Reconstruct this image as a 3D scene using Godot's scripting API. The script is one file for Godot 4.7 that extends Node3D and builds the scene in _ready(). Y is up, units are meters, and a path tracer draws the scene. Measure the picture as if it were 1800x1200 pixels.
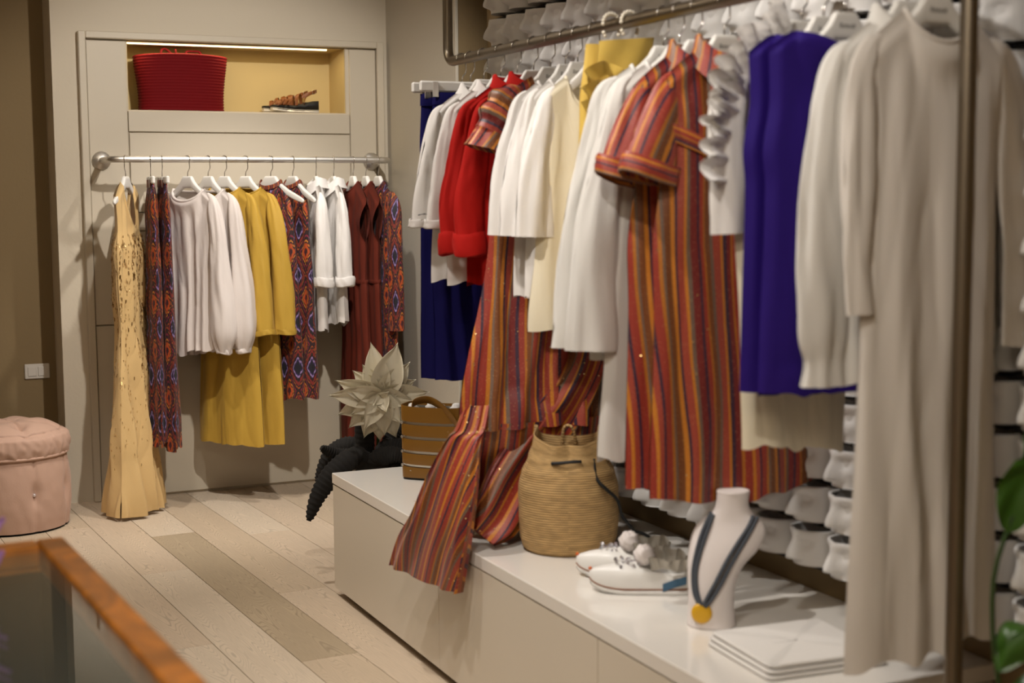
extends Node3D

var names := {}
var mt := {}
var rng := RandomNumberGenerator.new()
var nz := FastNoiseLite.new()

const RX := 1.85      # display rail: x, height
const RY := 1.885
const BZ := -6.75     # back rail: z, height
const BY := 1.617
const CH := 0.45      # plinth height


# ---------------------------------------------------------------- mesh builder
class M:
	var v := PackedVector3Array()
	var u := PackedVector2Array()
	var ix := PackedInt32Array()

	func grid(nu: int, nv: int, p: PackedVector3Array, q: PackedVector2Array) -> void:
		var b := v.size()
		v.append_array(p)
		u.append_array(q)
		for j in nv:
			for i in nu:
				var a := b + j * (nu + 1) + i
				ix.append_array(PackedInt32Array([a, a + 1, a + nu + 2, a, a + nu + 2, a + nu + 1]))

	func tri(a: Vector3, b: Vector3, c: Vector3) -> void:
		var n := v.size()
		v.append_array(PackedVector3Array([a, b, c]))
		u.append_array(PackedVector2Array([Vector2(a.x, a.y), Vector2(b.x, b.y), Vector2(c.x, c.y)]))
		ix.append_array(PackedInt32Array([n, n + 1, n + 2]))

	func quad(a: Vector3, b: Vector3, c: Vector3, d: Vector3, ua := Vector2(0, 0), uc := Vector2(1, 1)) -> void:
		var n := v.size()
		v.append_array(PackedVector3Array([a, b, c, d]))
		u.append_array(PackedVector2Array([ua, Vector2(uc.x, ua.y), uc, Vector2(ua.x, uc.y)]))
		ix.append_array(PackedInt32Array([n, n + 1, n + 2, n, n + 2, n + 3]))

	# chamfered box, flat faces
	func box(c: Vector3, s: Vector3, b := 0.002) -> void:
		var h := s * 0.5
		b = minf(b, minf(h.x, minf(h.y, h.z)) * 0.9)
		var ax := [Vector3(1, 0, 0), Vector3(0, 1, 0), Vector3(0, 0, 1)]
		for k in 3:
			var n: Vector3 = ax[k]
			var e: Vector3 = ax[(k + 1) % 3]
			var f: Vector3 = ax[(k + 2) % 3]
			var hn: float = h[k]
			var he: float = h[(k + 1) % 3] - b
			var hf: float = h[(k + 2) % 3] - b
			for sg in [1.0, -1.0]:
				var o: Vector3 = c + n * hn * sg
				var p := [o + e * he + f * hf, o - e * he + f * hf, o - e * he - f * hf, o + e * he - f * hf]
				if sg < 0:
					p.reverse()
				quad(p[3], p[2], p[1], p[0], Vector2(0, 0), Vector2(he * 2, hf * 2))
			for s1 in [1.0, -1.0]:
				for s2 in [1.0, -1.0]:
					var q0: Vector3 = c + e * (h[(k + 1) % 3]) * s1 + f * hf * s2
					var q1: Vector3 = c + e * he * s1 + f * (h[(k + 2) % 3]) * s2
					var d: Vector3 = n * (hn - b)
					if s1 * s2 > 0:
						quad(q0 + d, q0 - d, q1 - d, q1 + d)
					else:
						quad(q0 - d, q0 + d, q1 + d, q1 - d)
		for sx in [1.0, -1.0]:
			for sy in [1.0, -1.0]:
				for sz in [1.0, -1.0]:
					var a := c + Vector3(h.x * sx, (h.y - b) * sy, (h.z - b) * sz)
					var bb := c + Vector3((h.x - b) * sx, h.y * sy, (h.z - b) * sz)
					var d2 := c + Vector3((h.x - b) * sx, (h.y - b) * sy, h.z * sz)
					if sx * sy * sz > 0:
						tri(a, d2, bb)
					else:
						tri(a, bb, d2)

	# swept tube; r: radius per point (or one)
	func tube(pts: Array, r: Array, seg := 10, caps := true, flat := 1.0) -> void:
		var n := pts.size()
		var p := PackedVector3Array()
		var q := PackedVector2Array()
		var t0: Vector3 = (pts[1] - pts[0]).normalized()
		var e: Vector3 = t0.cross(Vector3(0, 0, 1) if absf(t0.z) < 0.9 else Vector3(0, 1, 0)).normalized()
		var acc := 0.0
		for k in n:
			var t: Vector3 = (pts[mini(k + 1, n - 1)] - pts[maxi(k - 1, 0)]).normalized()
			e = (e - t * e.dot(t)).normalized()
			var f := t.cross(e)
			if k:
				acc += pts[k].distance_to(pts[k - 1])
			var rr: float = r[mini(k, r.size() - 1)]
			for i in seg + 1:
				var a := TAU * i / seg
				p.append(pts[k] + (e * cos(a) + f * sin(a) * flat) * rr)
				q.append(Vector2(rr * a, acc))
		grid(seg, n - 1, p, q)
		if caps:
			for k in [0, n - 1]:
				var c: Vector3 = pts[k]
				for i in seg:
					var a: Vector3 = p[k * (seg + 1) + i]
					var b: Vector3 = p[k * (seg + 1) + i + 1]
					if k == 0:
						tri(c, b, a)
					else:
						tri(c, a, b)

	# flat strap: width vectors per point
	func strap(pts: Array, wid: Array, th: float) -> void:
		var n := pts.size()
		var p := PackedVector3Array()
		var q := PackedVector2Array()
		var acc := 0.0
		for k in n:
			var t: Vector3 = (pts[mini(k + 1, n - 1)] - pts[maxi(k - 1, 0)]).normalized()
			var w: Vector3 = wid[mini(k, wid.size() - 1)]
			var nn := t.cross(w).normalized() * th * 0.5
			if k:
				acc += pts[k].distance_to(pts[k - 1])
			for s in [[-1, -1], [1, -1], [1, 1], [-1, 1], [-1, -1]]:
				p.append(pts[k] + w * 0.5 * s[0] + nn * s[1])
				q.append(Vector2(w.length() * 0.5 * s[0], acc))
		grid(4, n - 1, p, q)
		for k in [0, n - 1]:
			var b: int = k * 5
			quad(p[b], p[b + 1], p[b + 2], p[b + 3])

	# rings: array of arrays of points (each closed by repeating the first)
	func loft(rings: Array, cap0 := false, cap1 := false, us := 1.0, vs := 1.0) -> void:
		var nu: int = rings[0].size() - 1
		var p := PackedVector3Array()
		var q := PackedVector2Array()
		var acc := 0.0
		for k in rings.size():
			if k:
				acc += rings[k][0].distance_to(rings[k - 1][0])
			for i in nu + 1:
				p.append(rings[k][i])
				q.append(Vector2(us * i / nu, acc * vs))
		grid(nu, rings.size() - 1, p, q)
		for e in [[cap0, 0], [cap1, rings.size() - 1]]:
			if e[0]:
				var c := Vector3.ZERO
				for i in nu:
					c += rings[e[1]][i]
				c /= nu
				for i in nu:
					if e[1] == 0:
						tri(c, rings[e[1]][i + 1], rings[e[1]][i])
					else:
						tri(c, rings[e[1]][i], rings[e[1]][i + 1])

	func lathe(pr: Array, seg := 32, c := Vector3.ZERO, sz := 1.0) -> void:
		var p := PackedVector3Array()
		var q := PackedVector2Array()
		var acc := 0.0
		for k in pr.size():
			if k:
				acc += Vector2(pr[k][0], pr[k][1]).distance_to(Vector2(pr[k - 1][0], pr[k - 1][1]))
			for i in seg + 1:
				var a := TAU * i / seg
				p.append(c + Vector3(cos(a) * pr[k][0], pr[k][1], sin(a) * pr[k][0] * sz))
				q.append(Vector2(1.0 * i / seg, acc))
		grid(seg, pr.size() - 1, p, q)

	func mesh(weld := true) -> ArrayMesh:
		var n := PackedVector3Array()
		n.resize(v.size())
		var rep := PackedInt32Array()
		rep.resize(v.size())
		if weld:
			var d := {}
			for k in v.size():
				var key := Vector3i((v[k] * 20000.0).round())
				if d.has(key):
					rep[k] = d[key]
				else:
					d[key] = k
					rep[k] = k
		else:
			for k in v.size():
				rep[k] = k
		for k in range(0, ix.size(), 3):
			var a := v[ix[k]]
			var f := (v[ix[k + 2]] - a).cross(v[ix[k + 1]] - a)
			for e in 3:
				n[rep[ix[k + e]]] += f
		var o := PackedVector3Array()
		o.resize(v.size())
		for k in v.size():
			var w := n[rep[k]]
			o[k] = w.normalized() if w.length_squared() > 1e-20 else Vector3.UP
		var arr := []
		arr.resize(Mesh.ARRAY_MAX)
		arr[Mesh.ARRAY_VERTEX] = v
		arr[Mesh.ARRAY_NORMAL] = o
		arr[Mesh.ARRAY_TEX_UV] = u
		arr[Mesh.ARRAY_INDEX] = ix
		var m := ArrayMesh.new()
		m.add_surface_from_arrays(Mesh.PRIMITIVE_TRIANGLES, arr)
		return m


# ---------------------------------------------------------------- nodes
func numbered(called: String) -> String:
	var n: int = names.get(called, -1) + 1
	names[called] = n
	return called if n == 0 else "%s_%03d" % [called, n]


func thing(called: String, label: String, category: String, at := Vector3.ZERO, turn := 0.0, group := "") -> Node3D:
	var o := Node3D.new()
	o.name = numbered(called)
	add_child(o)
	o.position = at
	o.rotation.y = turn
	o.set_meta("label", label)
	o.set_meta("category", category)
	if group:
		o.set_meta("group", group)
	return o


func part(parent: Node, called: String, mesh: Mesh, m: Material, label := "") -> MeshInstance3D:
	var o := MeshInstance3D.new()
	o.name = called
	o.mesh = mesh
	o.material_override = m
	parent.add_child(o, true)
	if label:
		o.set_meta("label", label)
	return o


func struct(called: String, mesh: Mesh, m: Material) -> MeshInstance3D:
	var o := MeshInstance3D.new()
	o.name = numbered(called)
	o.mesh = mesh
	o.material_override = m
	add_child(o)
	o.set_meta("kind", "structure")
	return o


func bx(c: Vector3, s: Vector3, b := 0.002) -> ArrayMesh:
	var m := M.new()
	m.box(c, s, b)
	return m.mesh(false)


func bounds(x0: float, x1: float, y0: float, y1: float, z0: float, z1: float, b := 0.002) -> ArrayMesh:
	return bx(Vector3(x0 + x1, y0 + y1, z0 + z1) * 0.5, Vector3(x1 - x0, y1 - y0, z1 - z0), b)


func smooth_path(pts: Array, n: int) -> Array:
	var out := []
	var c := pts.size() - 1
	for k in n + 1:
		var t := clampf(1.0 * k / n * c, 0, c - 0.00001)
		var i := int(t)
		var f := t - i
		var a: Vector3 = pts[maxi(i - 1, 0)]
		var b: Vector3 = pts[i]
		var d: Vector3 = pts[i + 1]
		var e: Vector3 = pts[mini(i + 2, c)]
		out.append(b.cubic_interpolate(d, a, e, f))
	return out


func prof(a: Array, y: float) -> float:
	if y <= a[0][0]:
		return a[0][1]
	for k in range(1, a.size()):
		if y <= a[k][0]:
			var t: float = (y - a[k - 1][0]) / (a[k][0] - a[k - 1][0])
			return lerpf(a[k - 1][1], a[k][1], t * t * (3.0 - 2.0 * t))
	return a[-1][1]


# ---------------------------------------------------------------- materials
func sm(r: float, g: float, b: float, rough := 0.6, metal := 0.0) -> StandardMaterial3D:
	var m := StandardMaterial3D.new()
	m.albedo_color = Color(r, g, b)
	m.roughness = rough
	m.metallic = metal
	return m


func cloth(r: float, g: float, b: float, rough := 0.85, sheen := 0.25, back := 0.0) -> StandardMaterial3D:
	var m := sm(r, g, b, rough)
	m.metallic_specular = 0.25
	m.rim_enabled = sheen > 0
	m.rim = sheen
	m.rim_tint = 0.6
	if back > 0:
		m.backlight_enabled = true
		m.backlight = Color(back, back, back)
	m.heightmap_enabled = true
	m.heightmap_texture = mt.weave
	m.heightmap_scale = 0.05
	m.uv1_scale = Vector3(14, 14, 14)
	return m


func picture(w: int, h: int, f: Callable) -> ImageTexture:
	var im := Image.create(w, h, false, Image.FORMAT_RGB8)
	for y in h:
		for x in w:
			im.set_pixel(x, y, f.call(x, y))
	return ImageTexture.create_from_image(im)


func make_materials() -> void:
	nz.seed = 5
	nz.noise_type = FastNoiseLite.TYPE_SIMPLEX_SMOOTH
	nz.frequency = 1.0
	nz.fractal_type = FastNoiseLite.FRACTAL_NONE
	mt.weave = picture(128, 128, func(x, y):
		var v: float = 0.5 + 0.22 * sin(TAU * x / 4.0) * (1.0 if (y / 2) % 2 == 0 else -1.0) + 0.18 * nz.get_noise_2d(x * 0.3, y * 0.05) + 0.15 * nz.get_noise_2d(x * 0.06, y * 0.06 + 40)
		return Color(v, v, v))
	# walls
	var wn := NoiseTexture2D.new()
	wn.width = 256
	wn.height = 256
	wn.seamless = true
	var fn := FastNoiseLite.new()
	fn.seed = 3
	fn.frequency = 0.05
	fn.fractal_octaves = 4
	wn.noise = fn
	mt.plaster_noise = wn
	mt.beige = sm(0.79, 0.75, 0.675, 0.75)
	mt.panel = sm(0.77, 0.73, 0.655, 0.5)
	mt.taupe = sm(0.50, 0.425, 0.30, 0.85)
	mt.grey = sm(0.73, 0.70, 0.64, 0.85)
	mt.ceil = sm(0.88, 0.86, 0.82, 0.9)
	for k in ["beige", "taupe", "grey", "ceil"]:
		mt[k].heightmap_enabled = true
		mt[k].heightmap_texture = wn
		mt[k].heightmap_scale = 0.04
		mt[k].uv1_triplanar = true
		mt[k].uv1_world_triplanar = true
		mt[k].uv1_scale = Vector3(3, 3, 3)
	mt.niche = sm(0.78, 0.69, 0.48, 0.8)  # yellowish wall paint with the LED's warm glow mixed into the colour
	mt.lacquer = sm(0.90, 0.885, 0.86, 0.22)
	mt.lacquer.clearcoat_enabled = true
	mt.lacquer.clearcoat = 0.4
	mt.lacquer.clearcoat_roughness = 0.08
	mt.front = sm(0.83, 0.795, 0.735, 0.3)
	mt.dark = sm(0.07, 0.06, 0.05, 0.8)
	mt.steel = sm(0.88, 0.87, 0.85, 0.42, 1.0)
	mt.pipe = sm(0.56, 0.52, 0.46, 0.40, 1.0)
	mt.chrome = sm(0.80, 0.79, 0.78, 0.12, 1.0)
	mt.black = sm(0.03, 0.03, 0.035, 0.6)
	mt.hanger = sm(0.86, 0.85, 0.83, 0.35)
	mt.print = sm(0.16, 0.15, 0.15, 0.7)
	mt.plastic = sm(0.80, 0.78, 0.75, 0.4)
	mt.ceramic = sm(0.87, 0.865, 0.86, 0.75)
	# floor planks: four tones of pale oak
	var planks := []
	for t in 4:
		var tone: Color = [Color(0.76, 0.69, 0.605), Color(0.735, 0.665, 0.575), Color(0.66, 0.595, 0.50), Color(0.78, 0.72, 0.64)][t]
		var off := t * 31.7
		var img := picture(256, 1024, func(x, y):
			var gx: float = (x - 128.0) / 128.0
			var w: float = nz.get_noise_2d(x * 0.012 + off, y * 0.0035 + off) * 3.0
			var ring: float = sin((gx * gx * 7.0 + y * 0.012 + w * 2.2 + off) * 5.0)
			var fine: float = nz.get_noise_2d(x * 0.45 + off, y * 0.02)
			var spread: float = nz.get_noise_2d(x * 0.01, y * 0.004 + off * 2.0)
			var v: float = 1.0 - 0.17 * smoothstep(0.45, 1.0, ring) * (0.45 + 0.55 * spread) - 0.035 * fine + 0.03 * spread
			return Color(tone.r * v, tone.g * v, tone.b * v))
		var m := sm(1, 1, 1, 0.5)
		m.albedo_texture = img
		m.metallic_specular = 0.35
		planks.append(m)
	mt.planks = planks
	mt.subfloor = sm(0.30, 0.26, 0.21, 0.9)
	# table oak, honey coloured
	mt.oak = sm(1, 1, 1, 0.38)
	mt.oak.albedo_texture = picture(256, 512, func(x, y):
		var w: float = nz.get_noise_2d(x * 0.01 + 9, y * 0.006) * 2.0
		var v: float = 0.86 + 0.10 * sin(x * 0.09 + w * 5.0 + y * 0.01) * 0.6 + 0.12 * nz.get_noise_2d(x * 0.02, y * 0.008 + 70) - 0.05 * nz.get_noise_2d(x * 0.5, y * 0.02)
		return Color(0.82 * v, 0.51 * v, 0.17 * v))
	# striped lurex cotton: bands run along v, one repeat 0.16 m wide
	var bands := []
	var cols := [Color(0.58, 0.19, 0.13), Color(0.76, 0.47, 0.12), Color(0.45, 0.12, 0.11), Color(0.22, 0.12, 0.21), Color(0.62, 0.25, 0.18), Color(0.68, 0.41, 0.10), Color(0.43, 0.35, 0.30), Color(0.46, 0.25, 0.09)]
	var wid := [22, 12, 18, 9, 26, 10, 8, 20, 14, 8, 24, 9, 12, 22, 9, 16, 8, 20, 11, 26, 9, 14, 18, 8]
	var seqn := [0, 1, 4, 3, 0, 5, 6, 7, 1, 3, 4, 1, 6, 2, 3, 0, 5, 7, 6, 4, 1, 3, 2, 5]
	var tot := 0
	for w in wid:
		tot += w
	for k in wid.size():
		for j in wid[k]:
			bands.append(cols[seqn[k]])
	var stripe := picture(bands.size(), 128, func(x, y):
		var c: Color = bands[x]
		var v: float = 1.0 + 0.10 * nz.get_noise_2d(x * 0.7, y * 0.2) + 0.06 * sin(y * TAU / 4.0)
		var hit: float = nz.get_noise_2d(x * 3.1 + 17.0, y * 2.3)
		if hit > 0.86:
			return Color(0.95, 0.85, 0.6)
		return Color(c.r * v, c.g * v, c.b * v))
	mt.stripe = sm(1, 1, 1, 0.5)
	mt.stripe.albedo_texture = stripe
	mt.stripe.uv1_scale = Vector3(4.2, 6.0, 1)
	mt.stripe.rim_enabled = true
	mt.stripe.rim = 0.25
	mt.stripe.rim_tint = 0.8
	mt.stripe.texture_filter = BaseMaterial3D.TEXTURE_FILTER_LINEAR
	# ikat: nested ogee medallions
	var ik := picture(512, 512, func(x, y):
		var px: float = x / 256.0
		var py: float = y / 512.0
		# threads shift in small steps, which gives the frayed, stepped outlines
		var st: float = floorf(x / 14.0)
		var jag: float = 0.016 * sin(st * 2.4) + 0.012 * nz.get_noise_2d(st * 1.7, 3.0)
		var tx: float = 1.0 - 4.0 * absf(fposmod(px, 1.0) - 0.5)
		var ty: float = 1.0 - 4.0 * absf(fposmod(py + jag, 1.0) - 0.5)
		var f: float = signf(tx) * pow(absf(tx), 0.75) + ty * 1.05
		var odd: bool = x >= 256
		for q in [[1.42, Color(0.06, 0.04, 0.10)], [1.24, Color(0.15, 0.09, 0.26)], [1.06, Color(0.56, 0.46, 0.66)], [0.70, Color(0.12, 0.03, 0.05)], [0.34, Color(0.46, 0.12, 0.08)], [0.18, Color(0.09, 0.03, 0.05)], [0.06, Color(0.62, 0.30, 0.09)], [-0.40, Color(0.15, 0.04, 0.06)], [-0.54, Color(0.50, 0.10, 0.20)], [-0.86, Color(0.10, 0.03, 0.05)], [-1.00, Color(0.76, 0.46, 0.14)], [-1.16, Color(0.14, 0.03, 0.05)], [-1.62, Color(0.66, 0.27, 0.06)]]:
			if f > q[0]:
				return q[1]
		return Color(0.30, 0.06, 0.10) if odd else Color(0.16, 0.04, 0.06))
	mt.ikat = sm(1, 1, 1, 0.7)
	mt.ikat.albedo_texture = ik
	mt.ikat.uv1_scale = Vector3(7.5, 4.6, 1)
	mt.ikat.rim_enabled = true
	mt.ikat.rim = 0.15
	# garments
	mt.white = cloth(0.89, 0.875, 0.86, 0.85, 0.25, 0.35)
	mt.white2 = cloth(0.87, 0.86, 0.84, 0.8, 0.3, 0.3)
	mt.sheer = cloth(0.88, 0.845, 0.825, 0.7, 0.35, 0.5)
	mt.cream = cloth(0.90, 0.865, 0.77, 0.8, 0.3, 0.4)
	mt.pleat = cloth(0.85, 0.825, 0.795, 0.75, 0.25, 0.35)
	mt.red = cloth(0.68, 0.10, 0.08, 0.8, 0.2)
	mt.yellow = cloth(0.73, 0.59, 0.25, 0.45, 0.35)
	mt.lemon = cloth(0.86, 0.73, 0.36, 0.5, 0.3, 0.3)
	mt.navy = cloth(0.07, 0.06, 0.30, 0.75, 0.15)
	mt.violet = cloth(0.17, 0.09, 0.45, 0.6, 0.3)
	mt.rust = cloth(0.38, 0.155, 0.11, 0.7, 0.2)
	mt.gold = cloth(0.85, 0.72, 0.50, 0.6, 0.4, 0.6)
	mt.sequin = sm(0.90, 0.78, 0.56, 0.22, 0.75)
	mt.bronze = sm(0.50, 0.36, 0.18, 0.3, 0.7)
	mt.pearl = sm(0.90, 0.87, 0.80, 0.2)
	mt.pearl.clearcoat_enabled = true
	mt.pearl.clearcoat = 0.6
	# bags and shoes
	mt.redrope = cloth(0.43, 0.05, 0.07, 0.7, 0.2)
	mt.redcord = cloth(0.33, 0.03, 0.045, 0.8, 0.1)
	mt.straw = sm(1, 1, 1, 0.85)
	mt.straw.albedo_texture = picture(256, 256, func(x, y):
		var row: int = y / 8
		var v: float = 0.95 + 0.08 * nz.get_noise_2d(x * 0.02 + row * 7.7, row * 3.3) + 0.02 * sin(x * TAU / 8.0 + row * PI) - (0.32 if y % 8 < 2 else 0.0)
		return Color(0.76 * v, 0.62 * v, 0.41 * v))
	mt.straw.heightmap_enabled = true
	mt.straw.heightmap_texture = picture(256, 256, func(x, y):
		var v: float = 0.5 + 0.4 * sin(y * TAU / 8.0 - 1.6) + 0.1 * sin(x * TAU / 8.0 + (y / 8) * PI)
		return Color(v, v, v))
	mt.straw.heightmap_scale = 0.12
	mt.straw.uv1_scale = Vector3(4, 3.6, 1)
	mt.ochre = sm(0.50, 0.34, 0.085, 0.45)
	mt.foil = sm(0.78, 0.76, 0.72, 0.25, 0.8)
	mt.bust = sm(0.88, 0.85, 0.84, 0.8)
	mt.ribbon = cloth(0.30, 0.32, 0.35, 0.6, 0.3)
	mt.pendant = sm(0.86, 0.66, 0.10, 0.35)
	mt.leather = sm(0.88, 0.875, 0.86, 0.35)
	mt.crystal = sm(0.92, 0.92, 0.95, 0.06, 0.85)
	mt.lace = cloth(0.74, 0.72, 0.68, 0.8, 0.2)
	mt.orange = sm(0.80, 0.38, 0.12, 0.5)
	mt.denim = cloth(0.30, 0.42, 0.52, 0.8, 0.1)
	mt.tan = sm(0.50, 0.28, 0.09, 0.5)
	mt.pink = cloth(0.72, 0.595, 0.525, 0.7, 0.6)
	mt.petal = cloth(0.92, 0.89, 0.80, 0.8, 0.2, 0.4)
	mt.crepe = cloth(0.16, 0.155, 0.15, 0.85, 0.3)
	mt.leaf = sm(0.20, 0.34, 0.09, 0.35)
	mt.leaf.backlight_enabled = true
	mt.leaf.backlight = Color(0.3, 0.4, 0.1)
	mt.stem = sm(0.16, 0.26, 0.09, 0.5)
	mt.pot = sm(0.55, 0.52, 0.48, 0.7)
	mt.soil = sm(0.10, 0.07, 0.05, 0.95)
	mt.lilac = cloth(0.70, 0.52, 0.78, 0.8, 0.3, 0.3)
	mt.towel = cloth(0.88, 0.87, 0.855, 0.95, 0.4)
	mt.glass = sm(0.75, 0.80, 0.76, 0.02)
	mt.glass.transparency = BaseMaterial3D.TRANSPARENCY_ALPHA
	mt.glass.albedo_color.a = 0.05
	mt.felt = sm(0.085, 0.075, 0.055, 0.9)
	mt.led = sm(1, 0.92, 0.75, 0.5)
	mt.led.emission_enabled = true
	mt.led.emission = Color(1.0, 0.88, 0.66)
	mt.led.emission_energy_multiplier = 4.0
	mt.lens = sm(1, 0.95, 0.85, 0.4)
	mt.lens.emission_enabled = true
	mt.lens.emission = Color(1.0, 0.90, 0.75)
	mt.lens.emission_energy_multiplier = 6.0


# ---------------------------------------------------------------- garments
# all garment shapes hang from a rail: x across the hanger, y = -distance below the rail's axis, z = front
func fold(a: float, d: float, sd: float) -> float:
	return 0.55 * sin(a * TAU + 2.4 * nz.get_noise_2d(a * 0.35 + sd, d * 1.1)) + 0.7 * nz.get_noise_2d(a * 0.9 + sd * 3.1, d * 0.9)


# sharp little valleys between smooth swells, drawn out along the drape
func crease(a: float, d: float, sd: float) -> float:
	var n := 1.0 - absf(nz.get_noise_2d(a * 0.55 + sd * 2.0, d * 1.6 + a * 0.12))
	var n2 := 1.0 - absf(nz.get_noise_2d(a * 1.1 - d * 2.0 + sd * 5.0, d * 3.0 + a * 0.5))
	return -pow(n, 5.0) - 0.5 * pow(n2, 7.0)


func body_mesh(s: Dictionary, nu := 56, nv := 56) -> ArrayMesh:
	var m := M.new()
	var top: float = s.get("top", 0.105)
	var nw: float = s.get("nw", 0.065)
	var sh: float = s.get("sh", 0.185)
	var sl: float = s.get("sl", 0.085)
	var ln: float = s.len
	var sd: float = s.get("seed", 1.0)
	var ff: float = s.get("ff", 14.0)
	var fa: Array = s.get("fa", [0.004, 0.016])
	var pleat: float = s.get("pleat", 0.0)
	var skirt: bool = s.get("skirt", false)
	var hw: float = s.get("hem", 0.006)
	var tilt: float = s.get("tilt", 0.0)
	for side in [1.0, -1.0]:
		var p := PackedVector3Array()
		var q := PackedVector2Array()
		for j in nv + 1:
			for i in nu + 1:
				var u := -1.0 + 2.0 * i / nu
				var au := absf(u)
				var sx := au * sh
				var yt := top
				var nk := 0.0
				if not skirt:
					if sx < nw:
						var e0 := sqrt(maxf(0.0, 1.0 - pow(sx / nw, 2.0)))
						nk = e0
						yt = top + (s.get("nf", 0.07) if side > 0 else s.get("nb", 0.025)) * e0
						if s.has("one"):  # slanted neckline, one shoulder
							yt = top + s.one * smoothstep(-nw, sh, u * sh)
					else:
						var e1 := (sx - nw) / (sh - nw)
						yt = top + sl * (0.75 * e1 + 0.25 * e1 * e1)
				var yh: float = ln + hw * nz.get_noise_2d(u * 2.3 + sd * 5.0, side * 3.0) * 2.0 + tilt * u + s.get("dip", 0.0) * (1.0 - au)
				var t := 1.0 * j / nv
				var d := lerpf(yt, yh, t)
				var w := prof(s.w, d)
				var e := pow(maxf(0.0, 1.0 - pow(au, 2.6)), 0.6)
				var k := smoothstep(0.0, 0.10, d - yt)
				var z0 := prof(s.d, d)
				var z := lerpf(0.034 * nk, z0 * e, k)
				if skirt:
					z = z0 * e
					k = smoothstep(0.0, 0.06, d - yt)
				var far := clampf((d - top) / (ln - top), 0.0, 1.0)
				var am: float = lerpf(fa[0], fa[1], pow(far, 0.9)) * k * (0.25 + 0.75 * e)
				var f := fold(u * w * ff, d, sd + side * 7.3)
				if pleat > 0.0:
					var ph := u * pleat
					f = (absf(fposmod(ph, 1.0) - 0.5) * 4.0 - 1.0) * 0.75 + f * 0.35
				z += am * f + s.get("cr", 0.004) * k * (0.3 + 0.7 * e) * crease(u * w * 16.0, d, sd + side * 3.0)
				if not skirt:
					z += 0.013 * smoothstep(0.0, 0.012, d - yt) * (1.0 - k) * minf(1.0, (1.0 - au) * 12.0)
				if s.has("arm") and d > s.arm[0] and d < s.arm[1]:
					z = maxf(z, s.arm[2] * pow(sin(PI * (d - s.arm[0]) / (s.arm[1] - s.arm[0])), 0.6))
				if not skirt:
					z = maxf(z, 0.016 * smoothstep(0.0, 0.010, d - yt) * minf(1.0, (1.0 - au) * 9.0))
				var x := u * w + am * 0.5 * nz.get_noise_2d(u * 3.0 + sd, d * 2.0)
				if x > 0.0:
					x *= s.get("rs", 1.0)
				if s.has("lean"):
					x += prof(s.lean, d)
				p.append(Vector3(x, -d, side * z))
				q.append(Vector2(u * w * side + (0.31 if side < 0 else 0.0), d))
		m.grid(nu, nv, p, q)
	return m.mesh()


# a hollow sleeve along a path of [x, distance down, z, half width, half depth]
func sleeve_mesh(path: Array, sgn: float, fa := 0.012, ff := 5.0, sd := 1.0, swap := false, ring := 0.0) -> ArrayMesh:
	var m := M.new()
	var ns := 30
	var nv := 40
	var c := []
	var r := []
	for k in path.size():
		c.append(Vector3(path[k][0] * sgn, -path[k][1], path[k][2]))
		r.append(Vector3(path[k][3], path[k][4], 0))
	var cc := smooth_path(c, nv)
	var rr := smooth_path(r, nv)
	var p := PackedVector3Array()
	var q := PackedVector2Array()
	var acc := 0.0
	for j in nv + 1:
		var t: Vector3 = (cc[mini(j + 1, nv)] - cc[maxi(j - 1, 0)]).normalized()
		var zz := Vector3(0, 0, 1)
		var e := t.cross(zz).normalized()
		var f := e.cross(t).normalized()
		if j:
			acc += cc[j].distance_to(cc[j - 1])
		var g := smoothstep(0.0, 0.35, 1.0 * j / nv)
		for i in ns + 1:
			var a := TAU * i / ns
			var fo: float = sin(a * ff + 1.8 * nz.get_noise_2d(sd * 4.0, acc * 3.0) + sd) * 0.5 + 0.8 * nz.get_noise_3d(cos(a) * 1.3 + sd * 9.0, sin(a) * 1.3, acc * 3.0)
			if ring > 0.0:
				fo = fo * 0.3 + sin(acc * ring)
			var k: float = fa * g * fo + 0.0045 * smoothstep(0.05, 0.3, 1.0 * j / nv) * crease(a * 1.6 + sd, acc + a * 0.03, sd * 3.0)
			p.append(cc[j] + e * cos(a) * (rr[j].x + k) + f * sin(a) * (rr[j].y + k))
			var w: float = (rr[j].x + rr[j].y) * 0.5 * a
			q.append(Vector2(acc, w) if swap else Vector2(w, acc))
	m.grid(ns, nv, p, q)
	return m.mesh()


# a band of cloth with thickness around the end of a sleeve
func cuff_mesh(path: Array, sgn: float, h: float, grow: float, roll := 0.0, sd := 1.0) -> ArrayMesh:
	var m := M.new()
	var n := path.size()
	var e: Array = path[n - 1]
	var b: Array = path[n - 2]
	var o := Vector3(e[0] * sgn, -e[1], e[2])
	var t := (o - Vector3(b[0] * sgn, -b[1], b[2])).normalized()
	var x := t.cross(Vector3(0, 0, 1)).normalized()
	var f := x.cross(t).normalized()
	var rings := []
	var pr := [[-h, 0.001], [-h, grow], [-h * 0.75, grow + roll], [-h * 0.4, grow + roll * 1.2], [0.0, grow + roll], [0.004, grow * 0.6], [0.0, 0.0], [-h * 0.6, -0.002]]
	for r in pr:
		var ring := []
		for i in 29:
			var a := TAU * (i % 28) / 28
			var w: float = r[1] + 0.004 * nz.get_noise_2d(cos(a) * 2.0 + sd, sin(a) * 2.0 + r[0] * 30.0)
			ring.append(o + t * (r[0] + 0.004 * sin(a * 2.0 + sd)) + x * cos(a) * (e[3] + w) + f * sin(a) * (e[4] + w))
		rings.append(ring)
	m.loft(rings, false, false, 0.3)
	for k in m.u.size():
		m.u[k] = Vector2(m.u[k].y * 1.5, m.u[k].x)
	return m.mesh()


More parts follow.
